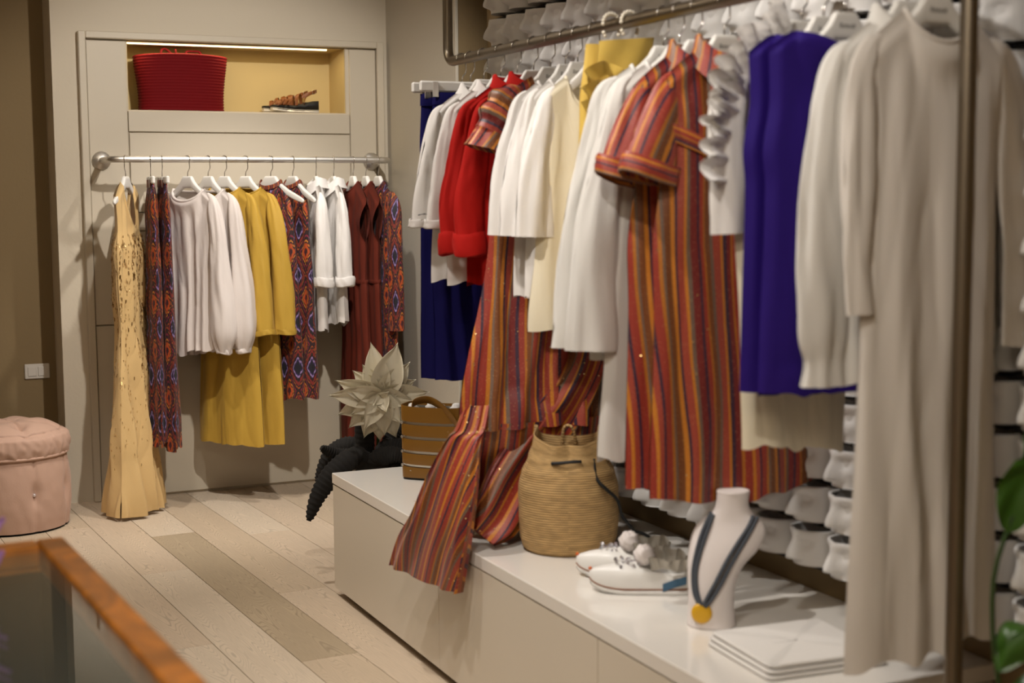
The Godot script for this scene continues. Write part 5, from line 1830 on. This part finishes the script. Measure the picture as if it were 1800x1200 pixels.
func necklace_bust() -> void:
	var at := Vector3(1.800, CH, -2.815)
	var t := thing("necklace_bust", "white necklace display bust on the plinth", "display bust", at, deg_to_rad(-33))
	var sec := [[1098, 1208, 1300, 0.046], [1080, 1209, 1298, 0.044], [1050, 1210, 1296, 0.042], [1020, 1209, 1300, 0.044], [990, 1208, 1314, 0.046], [965, 1210, 1338, 0.046], [945, 1214, 1351, 0.042], [928, 1221, 1354, 0.036], [914, 1232, 1347, 0.032], [902, 1247, 1333, 0.031], [892, 1257, 1325, 0.031], [880, 1261, 1322, 0.031], [868, 1262, 1323, 0.032], [862, 1263, 1323, 0.032]]
	var pts := []
	var hw := []
	for s in sec:
		pts.append(Vector3(bx_((s[1] + s[2]) * 0.5), by_(s[0]), 0.020 - 0.035 * smoothstep(0.05, 0.26, by_(s[0]))))
		hw.append(Vector3((s[2] - s[1]) * 0.5 / 818.0, s[3], 0))
	var cc := smooth_path(pts, 52)
	var ww := smooth_path(hw, 52)
	var rings := []
	for k in 53:
		var ring := []
		for i in 41:
			var a := TAU * (i % 40) / 40
			var c := cos(a)
			var sn := sin(a)
			# front plate is rounded, the back is hollowed flat
			var dz: float = ww[k].y * (sn if sn > 0 else sn * 0.55)
			ring.append(cc[k] + Vector3(ww[k].x * signf(c) * pow(absf(c), 0.85), 0, dz))
		rings.append(ring)
	var m := M.new()
	m.loft(rings, true, false)
	part(t, "torso", m.mesh(), mt.bust)
	m = M.new()
	var topc: Vector3 = cc[52]
	m.loft([sup(0.0375, 0.033, 2.0, topc.y - 0.002, 40, topc.x, topc.z), sup(0.039, 0.0345, 2.0, topc.y + 0.002, 40, topc.x, topc.z), sup(0.037, 0.0325, 2.0, topc.y + 0.006, 40, topc.x, topc.z)], true, true)
	part(t, "neck_cap", m.mesh(false), mt.bust)
	# necklace: two folded ribbons joining at a yellow disc
	var n := thing("necklace", "grey ribbon necklace with a round yellow pendant on the white bust", "necklace", at, deg_to_rad(-33))
	var surf := func(px: float, py: float) -> Vector3:
		var y := by_(py)
		var best := 0
		for k in 53:
			if absf(cc[k].y - y) < absf(cc[best].y - y):
				best = k
		var u: float = clampf((bx_(px) - cc[best].x) / ww[best].x, -0.98, 0.98)
		return Vector3(bx_(px), y, cc[best].z + ww[best].y * sqrt(1.0 - u * u) + 0.004)
	for q in [[[1252, 898], [1238, 925], [1226, 960], [1219, 1000], [1222, 1035], [1233, 1054]], [[1256, 900], [1244, 930], [1232, 965], [1225, 1000], [1228, 1035], [1236, 1054]], [[1330, 902], [1322, 918], [1302, 945], [1282, 975], [1262, 1012], [1246, 1040], [1240, 1054]], [[1338, 905], [1326, 924], [1308, 952], [1288, 985], [1270, 1018], [1252, 1045], [1242, 1056]]]:
		var ps := []
		for k in q:
			ps.append(surf.call(k[0], k[1]))
		m = M.new()
		m.tube(smooth_path(ps, 30), [0.0048], 8, true, 1.6)
		part(n, "ribbon", m.mesh(), mt.ribbon)
	var pc: Vector3 = surf.call(1236, 1068)
	m = M.new()
	m.tube([pc + Vector3(0, 0, -0.004), pc + Vector3(0, 0, 0.002), pc + Vector3(0, 0, 0.005), pc + Vector3(0, 0, 0.006)], [0.024, 0.024, 0.021, 0.015], 32)
	part(n, "pendant", m.mesh(), mt.pendant, "round yellow pendant")


# ---------------------------------------------------------------- giant paper flower
func petal(len_: float, wid: float, curl: float, cup: float) -> ArrayMesh:
	var m := M.new()
	var nu := 10
	var nv := 16
	for off in [0.0, 0.0012]:
		var p := PackedVector3Array()
		var q := PackedVector2Array()
		for j in nv + 1:
			var v := 1.0 * j / nv
			var w := wid * pow(sin(PI * pow(v, 0.75) * 0.985 + 0.02), 0.75) * (1.0 - 0.30 * smoothstep(0.8, 1.0, v))
			for i in nu + 1:
				var u := -1.0 + 2.0 * i / nu
				var tip := 0.06 * len_ * smoothstep(0.75, 1.0, v) * (1.0 - absf(u)) + 0.015 * len_ * sin(u * 8.0) * smoothstep(0.7, 1.0, v)
				p.append(Vector3(u * w, v * len_ + tip, cup * u * u * w + curl * len_ * (v * v - 0.25 * v) + 0.004 * sin(u * 6.0) * v + off))
				q.append(Vector2(u, v))
		m.grid(nu, nv, p, q)
	return m.mesh()


func crepe_leaf(path: Array, w: float, th: float) -> ArrayMesh:
	var m := M.new()
	var n := 70
	var c := smooth_path(path, n)
	var rings := []
	for k in n + 1:
		var v := 1.0 * k / n
		var t: Vector3 = (c[mini(k + 1, n)] - c[maxi(k - 1, 0)]).normalized()
		# the broad side faces up and out into the shop
		var sd := t.cross(Vector3(-0.35, 0.45, 0.82)).normalized()
		var nn := sd.cross(t).normalized()
		var r := w * pow(maxf(0.0, sin(PI * clampf(v * 0.86 + 0.14, 0, 1))), 0.7) + 0.003
		var rib := 0.007 * (absf(fposmod(v * 24.0, 1.0) - 0.5) * 2.0)
		var ring := []
		for i in 17:
			var a := TAU * (i % 16) / 16
			ring.append(c[k] + sd * cos(a) * (r + rib) + nn * (sin(a) * (th + rib) - absf(cos(a)) * r * 0.25))
		rings.append(ring)
	m.loft(rings, true, true)
	return m.mesh()


func paper_flower() -> void:
	var at := Vector3(1.842, 0, -5.30)
	var t := thing("paper_flower", "giant white paper flower with black crepe leaves behind the plinth", "artificial flower", at)
	var m := M.new()
	m.lathe([[0.0, 0.0], [0.11, 0.0], [0.12, 0.02], [0.11, 0.24], [0.10, 0.25], [0.0, 0.25]], 28)
	part(t, "pot", m.mesh(), mt.crepe)
	# ribbed stalk
	m = M.new()
	var pr := []
	for k in 61:
		var v := k / 60.0
		pr.append([0.036 + 0.0035 * (absf(fposmod(v * 20.0, 1.0) - 0.5) * 2.0), 0.22 + v * 0.40])
	m.lathe(pr, 20, Vector3(-0.045, 0, 0))
	part(t, "stalk", m.mesh(), mt.crepe)
	m = M.new()
	pr = []
	for k in 61:
		var v := k / 60.0
		pr.append([0.034 + 0.0035 * (absf(fposmod(v * 20.0, 1.0) - 0.5) * 2.0), 0.22 + v * 0.42])
	m.lathe(pr, 20, Vector3(0.085, 0, -0.03))
	part(t, "stalk", m.mesh(), mt.crepe)
	var L := [
		[[Vector3(-0.02, 0.30, 0.05), Vector3(-0.10, 0.455, 0.10), Vector3(-0.20, 0.42, 0.12), Vector3(-0.27, 0.335, 0.12), Vector3(-0.312, 0.235, 0.12)], 0.046],
		[[Vector3(-0.03, 0.36, 0.04), Vector3(-0.10, 0.44, 0.05), Vector3(-0.17, 0.46, 0.05), Vector3(-0.235, 0.495, 0.05)], 0.034],
		[[Vector3(-0.02, 0.36, 0.06), Vector3(0.0, 0.475, 0.10), Vector3(0.06, 0.485, 0.14), Vector3(0.13, 0.42, 0.16)], 0.040],
		[[Vector3(0.0, 0.34, 0.06), Vector3(-0.04, 0.44, 0.12), Vector3(0.01, 0.47, 0.17), Vector3(0.08, 0.445, 0.20)], 0.040],
		[[Vector3(0.02, 0.38, 0.0), Vector3(0.06, 0.50, 0.03), Vector3(0.12, 0.56, 0.03), Vector3(0.18, 0.57, 0.02)], 0.045],
		[[Vector3(0.02, 0.38, 0.02), Vector3(0.10, 0.50, 0.05), Vector3(0.16, 0.50, 0.06), Vector3(0.22, 0.44, 0.06)], 0.045],
		[[Vector3(0.0, 0.36, -0.03), Vector3(-0.07, 0.47, -0.05), Vector3(-0.15, 0.44, -0.10), Vector3(-0.20, 0.33, -0.13)], 0.042]]
	for q in L:
		part(t, "leaf", crepe_leaf(q[0], q[1] * 0.80, 0.007), mt.crepe)
	# bloom, facing the shop
	m = M.new()
	m.tube(smooth_path([Vector3(-0.005, 0.40, 0.02), Vector3(0.0, 0.52, 0.03), Vector3(-0.01, 0.64, 0.06), Vector3(-0.015, 0.69, 0.09)], 16), [0.006], 8)
	part(t, "wire_stem", m.mesh(), mt.stem)
	var b := Node3D.new()
	b.name = "bloom"
	t.add_child(b)
	b.position = Vector3(-0.010, 0.690, 0.10)
	b.rotation = Vector3(deg_to_rad(6), deg_to_rad(-18), 0)
	# [angle, length, width, lift towards the viewer, curl]
	var P := []
	for q in [[100, 0.185, 0.042], [72, 0.190, 0.052], [48, 0.150, 0.040], [22, 0.130, 0.036], [2, 0.165, 0.040], [-22, 0.150, 0.036], [-48, 0.140, 0.036], [-72, 0.165, 0.042], [-92, 0.170, 0.042], [-112, 0.165, 0.042], [-135, 0.160, 0.040], [-156, 0.165, 0.038], [178, 0.180, 0.038], [160, 0.165, 0.036], [138, 0.130, 0.034], [120, 0.125, 0.032]]:
		P.append([q[0], q[1] * 1.04, q[2] * 1.15, 10.0, -0.26])
	for q in [[-10, 0.100, 0.034], [-55, 0.110, 0.032], [-86, 0.130, 0.036], [-118, 0.120, 0.034], [-150, 0.115, 0.032], [165, 0.110, 0.030]]:
		P.append([q[0], q[1] * 1.1, q[2] * 1.15, 26.0, -0.42])
	for q in [[-70, 0.070, 0.028], [-140, 0.055, 0.022], [40, 0.045, 0.020]]:
		P.append([q[0], q[1], q[2], 58.0, -0.35])
	for q in P:
		var o := part(b, "petal", petal(q[1], q[2], q[4], 0.45), mt.petal)
		var ax := Basis(Vector3(0, 0, 1), deg_to_rad(q[0] - 90.0)) * Basis(Vector3(1, 0, 0), deg_to_rad(q[3] + rng.randf_range(-6, 6)))
		o.transform = Transform3D(ax, Vector3(0, 0, q[3] * 0.0004))


# ---------------------------------------------------------------- pouf
func pouf() -> void:
	var t := thing("pouf", "round dusty pink velvet pouf with buttoned top by the dark wall", "pouf", Vector3(0.618, 0, -6.68))
	var R := 0.250
	var m := M.new()
	m.lathe([[0.0, 0.0], [R - 0.02, 0.0], [R - 0.015, 0.012], [0.0, 0.014]], 48)
	part(t, "base", m.mesh(false), mt.black)
	# tufted side panels, seams with a button each
	var seams := 8
	m = M.new()
	var p := PackedVector3Array()
	var q := PackedVector2Array()
	var na := 160
	var nv := 30
	for j in nv + 1:
		var v := 1.0 * j / nv
		var y := 0.010 + v * 0.318
		for i in na + 1:
			var a := TAU * (i % na) / na
			var s := absf(fposmod(a / TAU * seams + 0.40, 1.0) - 0.5) * 2.0
			var seam := exp(-pow((1.0 - s) * 9.0, 2.0))
			var btn := exp(-pow((1.0 - s) * 4.0, 2.0) - pow((v - 0.50) / 0.16, 2.0))
			var r := R * (0.93 + 0.085 * sin(PI * (0.12 + v * 0.80))) - 0.006 * seam - 0.022 * btn
			r += 0.0022 * sin((1.0 - s) * 40.0 + v * 5.0) * exp(-pow((1.0 - s) * 3.0, 2.0)) * (smoothstep(0.45, 0.0, v) + smoothstep(0.7, 1.0, v))
			r += 0.0015 * nz.get_noise_3d(cos(a) * 6.0, v * 5.0, sin(a) * 6.0)
			p.append(Vector3(cos(a) * r, y, sin(a) * r))
			q.append(Vector2(a * R, y))
	m.grid(na, nv, p, q)
	part(t, "side", m.mesh(), mt.pink)
	for k in seams:
		var a := TAU * (k + 0.5 - 0.40 + 0.5) / seams
		m = M.new()
		var d := Vector3(cos(a), 0, sin(a))
		var c := d * (R * 0.995 - 0.020) + Vector3(0, 0.170, 0)
		m.tube([c, c + d * 0.006, c + d * 0.010], [0.009, 0.008, 0.003], 10)
		part(t, "button", m.mesh(), mt.crystal, "crystal button")
	m = M.new()
	var ring := []
	for i in 97:
		var a := TAU * i / 96
		ring.append(Vector3(cos(a) * (R - 0.006), 0.330, sin(a) * (R - 0.006)))
	m.tube(ring, [0.007], 8, false)
	part(t, "piping", m.mesh(), mt.pink)
	# cushion with deep buttons
	m = M.new()
	p = PackedVector3Array()
	q = PackedVector2Array()
	nv = 44
	var bt := [Vector2(0, 0)]
	for k in 6:
		bt.append(Vector2(cos(TAU * k / 6 + 0.3), sin(TAU * k / 6 + 0.3)) * 0.135)
	for j in nv + 1:
		var v := 1.0 * j / nv
		for i in na + 1:
			var a := TAU * (i % na) / na
			var r: float
			var y: float
			if v < 0.45:
				var b := v / 0.45
				r = R - 0.008 + 0.014 * sin(PI * (0.10 + 0.9 * b)) * 1.0
				y = 0.333 + 0.101 * b
				r -= 0.035 * smoothstep(0.72, 1.0, b) * smoothstep(0.72, 1.0, b)
				r += 0.0030 * sin(a * 48.0 + 3.0 * nz.get_noise_2d(a * 3.0, 1.0)) * smoothstep(0.55, 0.0, b) + 0.004 * nz.get_noise_2d(a * 9.0, b * 2.0)
			else:
				var b := (v - 0.45) / 0.55
				r = (R - 0.033) * (1.0 - b)
				y = 0.434 + 0.038 * sin(clampf(b * 2.2, 0, 1) * PI * 0.5)
			var pos := Vector3(cos(a) * r, y, sin(a) * r)
			if v >= 0.40:
				for c in bt:
					var dd := Vector2(pos.x, pos.z).distance_to(c)
					pos.y -= 0.030 * exp(-pow(dd / 0.030, 2.0))
				var gr := absf(fposmod((a - 0.3) / TAU * 6.0 + 0.5, 1.0) - 0.5)
				pos.y -= 0.010 * exp(-pow(gr * 12.0, 2.0)) * smoothstep(0.02, 0.10, r)
			p.append(pos)
			q.append(Vector2(a * R, v * 0.4))
	m.grid(na, nv, p, q)
	part(t, "cushion", m.mesh(), mt.pink)


# ---------------------------------------------------------------- glass-topped display table
func display_table() -> void:
	var h := 0.80
	var t := thing("display_table", "honey oak display table with a glass top in the left foreground", "table", Vector3(0.355, 0, -2.853), deg_to_rad(3.6))
	var W := 0.95
	var L := 1.50
	var fw := 0.052
	var frames := [[-fw, 0.0, 0.0, L], [-W, -W + fw, 0.0, L]]
	for r in frames:
		var b := M.new()
		b.box(Vector3((r[0] + r[1]) * 0.5, h - 0.022, (r[2] + r[3]) * 0.5), Vector3(r[1] - r[0], 0.044, r[3] - r[2]), 0.004)
		for j in b.v.size():
			b.u[j] = Vector2(b.v[j].x * 3.0, b.v[j].z * 1.3)
		part(t, "frame_rail", b.mesh(false), mt.oak)
	for z in [0.0, L - fw]:
		var b := M.new()
		b.box(Vector3(-W * 0.5, h - 0.022, z + fw * 0.5), Vector3(W - 2.0 * fw - 0.001, 0.044, fw), 0.004)
		for j in b.v.size():
			b.u[j] = Vector2(b.v[j].z * 3.0, b.v[j].x * 1.3)
		part(t, "frame_rail", b.mesh(false), mt.oak)
	part(t, "glass_top", bounds(-W + fw - 0.006, -fw + 0.006, h - 0.016, h - 0.008, fw - 0.006, L - fw + 0.006, 0.001), mt.glass, "clear glass pane")
	# dark case below
	for r in [[-fw + 0.002, -0.012, 0.012, L - 0.012], [-W + 0.012, -W + fw - 0.002, 0.012, L - 0.012]]:
		part(t, "side_panel", bounds(r[0], r[1], 0.40, h - 0.045, r[2], r[3]), mt.oak)
	for z in [[0.012, fw - 0.002], [L - fw + 0.002, L - 0.012]]:
		part(t, "end_panel", bounds(-W + fw, -fw, 0.40, h - 0.045, z[0], z[1]), mt.oak)
	part(t, "tray", bounds(-W + 0.03, -0.03, 0.40, 0.415, 0.03, L - 0.03), mt.felt)
	for r in [[-0.056, -0.050], [-W + 0.050, -W + 0.056]]:
		part(t, "lining", bounds(r[0], r[1], 0.415, h - 0.05, 0.05, L - 0.05), mt.felt)
	part(t, "lining", bounds(-W + 0.056, -0.056, 0.415, h - 0.05, 0.050, 0.056), mt.felt)
	for x in [-0.045, -W + 0.045]:
		for z in [0.045, L - 0.045]:
			part(t, "leg", bx(Vector3(x, 0.20, z), Vector3(0.06, 0.40, 0.06), 0.004), mt.oak)
	for x in [-0.18, -0.30]:
		part(t, "batten", bounds(x - 0.02, x + 0.02, 0.415, 0.445, 0.36, 1.40, 0.003), mt.planks[2])
	# cream tassels lying in the case
	var base := t.transform
	for k in 5:
		var o := thing("tassel", "cream cord tassel under the glass, %s from the window side" % ordinal(k), "tassel", base * Vector3(-0.36 + 0.03 * (k % 2), 0.445, 0.45 + 0.10 * k), deg_to_rad(20 + 17 * k), "cream tassels in the display table")
		var m := M.new()
		m.tube([Vector3(-0.06, 0.012, 0), Vector3(-0.045, 0.014, 0), Vector3(-0.03, 0.012, 0)], [0.004, 0.011, 0.008], 12)
		part(o, "head", m.mesh(), mt.cream)
		for j in 9:
			m = M.new()
			var a := (j - 4) * 0.13
			m.tube(smooth_path([Vector3(-0.03, 0.012, 0), Vector3(0.02, 0.016, 0.03 * a), Vector3(0.07, 0.008 + 0.003 * (j % 3), 0.09 * a), Vector3(0.13, 0.004, 0.15 * a)], 10), [0.003], 6)
			part(o, "strand", m.mesh(), mt.cream)
	# lilac silk flower on the glass, cut by the picture's left edge
	var p := base * Vector3(-0.210, h - 0.008, 0.36)
	var fl := thing("silk_flower", "lilac silk flower standing on the glass table top", "artificial flower", p)
	var m2 := M.new()
	m2.tube([Vector3(0, 0, 0), Vector3(0.0, 0.02, 0), Vector3(0.0, 0.05, 0)], [0.02, 0.006, 0.004], 10)
	part(fl, "stem", m2.mesh(), mt.stem)
	for k in 22:
		var o := part(fl, "petal", petal(0.050, 0.022, -0.25, 0.4), mt.lilac)
		o.transform = Transform3D(Basis.from_euler(Vector3(rng.randf_range(-1.5, 1.5), TAU * k / 22.0 * 3.0, rng.randf_range(-0.4, 0.4))), Vector3(0, 0.052 + 0.03 * (k % 3), 0))


# ---------------------------------------------------------------- potted plant at the right edge
func broad_leaf(path: Array, wid: float, across: Vector3) -> ArrayMesh:
	var m := M.new()
	var n := 24
	var c := smooth_path(path, n)
	for off in [0.0, 0.0015]:
		var p := PackedVector3Array()
		var q := PackedVector2Array()
		for j in n + 1:
			var v := 1.0 * j / n
			var w := wid * pow(sin(PI * pow(v, 0.8) * 0.99 + 0.01), 0.8)
			var t: Vector3 = (c[mini(j + 1, n)] - c[maxi(j - 1, 0)]).normalized()
			var sd := (across - t * across.dot(t)).normalized()
			var nn := sd.cross(t)
			for i in 13:
				var u := -1.0 + i / 6.0
				p.append(c[j] + sd * u * w + nn * (absf(u) * w * 0.30 + 0.004 * sin(v * 20.0 + absf(u) * 5.0) * absf(u) + off))
				q.append(Vector2(u, v))
		m.grid(12, n, p, q)
	return m.mesh()


func potted_plant() -> void:
	var at := Vector3(1.93, 0, -1.78)
	var t := thing("potted_plant", "green broad-leaved plant at the right edge beside the rail post", "plant", at)
	var m := M.new()
	m.lathe([[0.0, 0.0], [0.085, 0.0], [0.095, 0.01], [0.115, 0.25], [0.12, 0.26], [0.112, 0.265], [0.105, 0.24], [0.0, 0.238]], 36)
	part(t, "pot", m.mesh(), mt.pot)
	m = M.new()
	m.lathe([[0.104, 0.236], [0.06, 0.245], [0.0, 0.248]], 28)
	part(t, "soil", m.mesh(), mt.soil)
	var L := [
		[[Vector3(0, 0.24, 0), Vector3(-0.12, 0.52, -0.09), Vector3(-0.150, 0.75, -0.11), Vector3(-0.118, 0.89, -0.10)], [Vector3(-0.126, 0.86, -0.10), Vector3(-0.110, 0.93, -0.10), Vector3(-0.085, 0.985, -0.085), Vector3(-0.100, 1.045, -0.085)], 0.036, Vector3(0.75, -0.25, 0.5)],
		[[Vector3(0.01, 0.24, 0), Vector3(-0.03, 0.42, -0.03), Vector3(-0.06, 0.62, -0.05)], [Vector3(-0.02, 0.755, -0.06), Vector3(-0.06, 0.73, -0.06), Vector3(-0.115, 0.69, -0.075), Vector3(-0.150, 0.62, -0.09)], 0.055, Vector3(0.5, 0.5, 0.5)],
		[[Vector3(0.0, 0.24, 0.02), Vector3(0.0, 0.42, 0.0), Vector3(-0.01, 0.56, -0.02)], [Vector3(0.0, 0.60, 0.0), Vector3(-0.06, 0.60, -0.03), Vector3(-0.12, 0.53, -0.06), Vector3(-0.15, 0.44, -0.08)], 0.060, Vector3(0.6, 0.3, 0.6)],
		[[Vector3(0.02, 0.24, 0), Vector3(0.05, 0.5, -0.02), Vector3(0.06, 0.76, -0.04)], [Vector3(0.06, 0.76, -0.04), Vector3(0.05, 0.86, -0.04), Vector3(0.02, 0.95, -0.05), Vector3(-0.02, 1.02, -0.06)], 0.060, Vector3(0.8, 0.2, 0.5)],
		[[Vector3(0.01, 0.24, 0.02), Vector3(0.06, 0.42, 0.08), Vector3(0.08, 0.60, 0.14)], [Vector3(0.08, 0.60, 0.14), Vector3(0.08, 0.68, 0.19), Vector3(0.06, 0.72, 0.26), Vector3(0.04, 0.70, 0.33)], 0.065, Vector3(1, 0, 0)]]
	for q in L:
		m = M.new()
		m.tube(smooth_path(q[0], 14), [0.006, 0.005, 0.004, 0.004], 8)
		part(t, "leaf_stalk", m.mesh(), mt.stem)
		part(t, "leaf", broad_leaf(q[1], q[2], q[3]), mt.leaf)
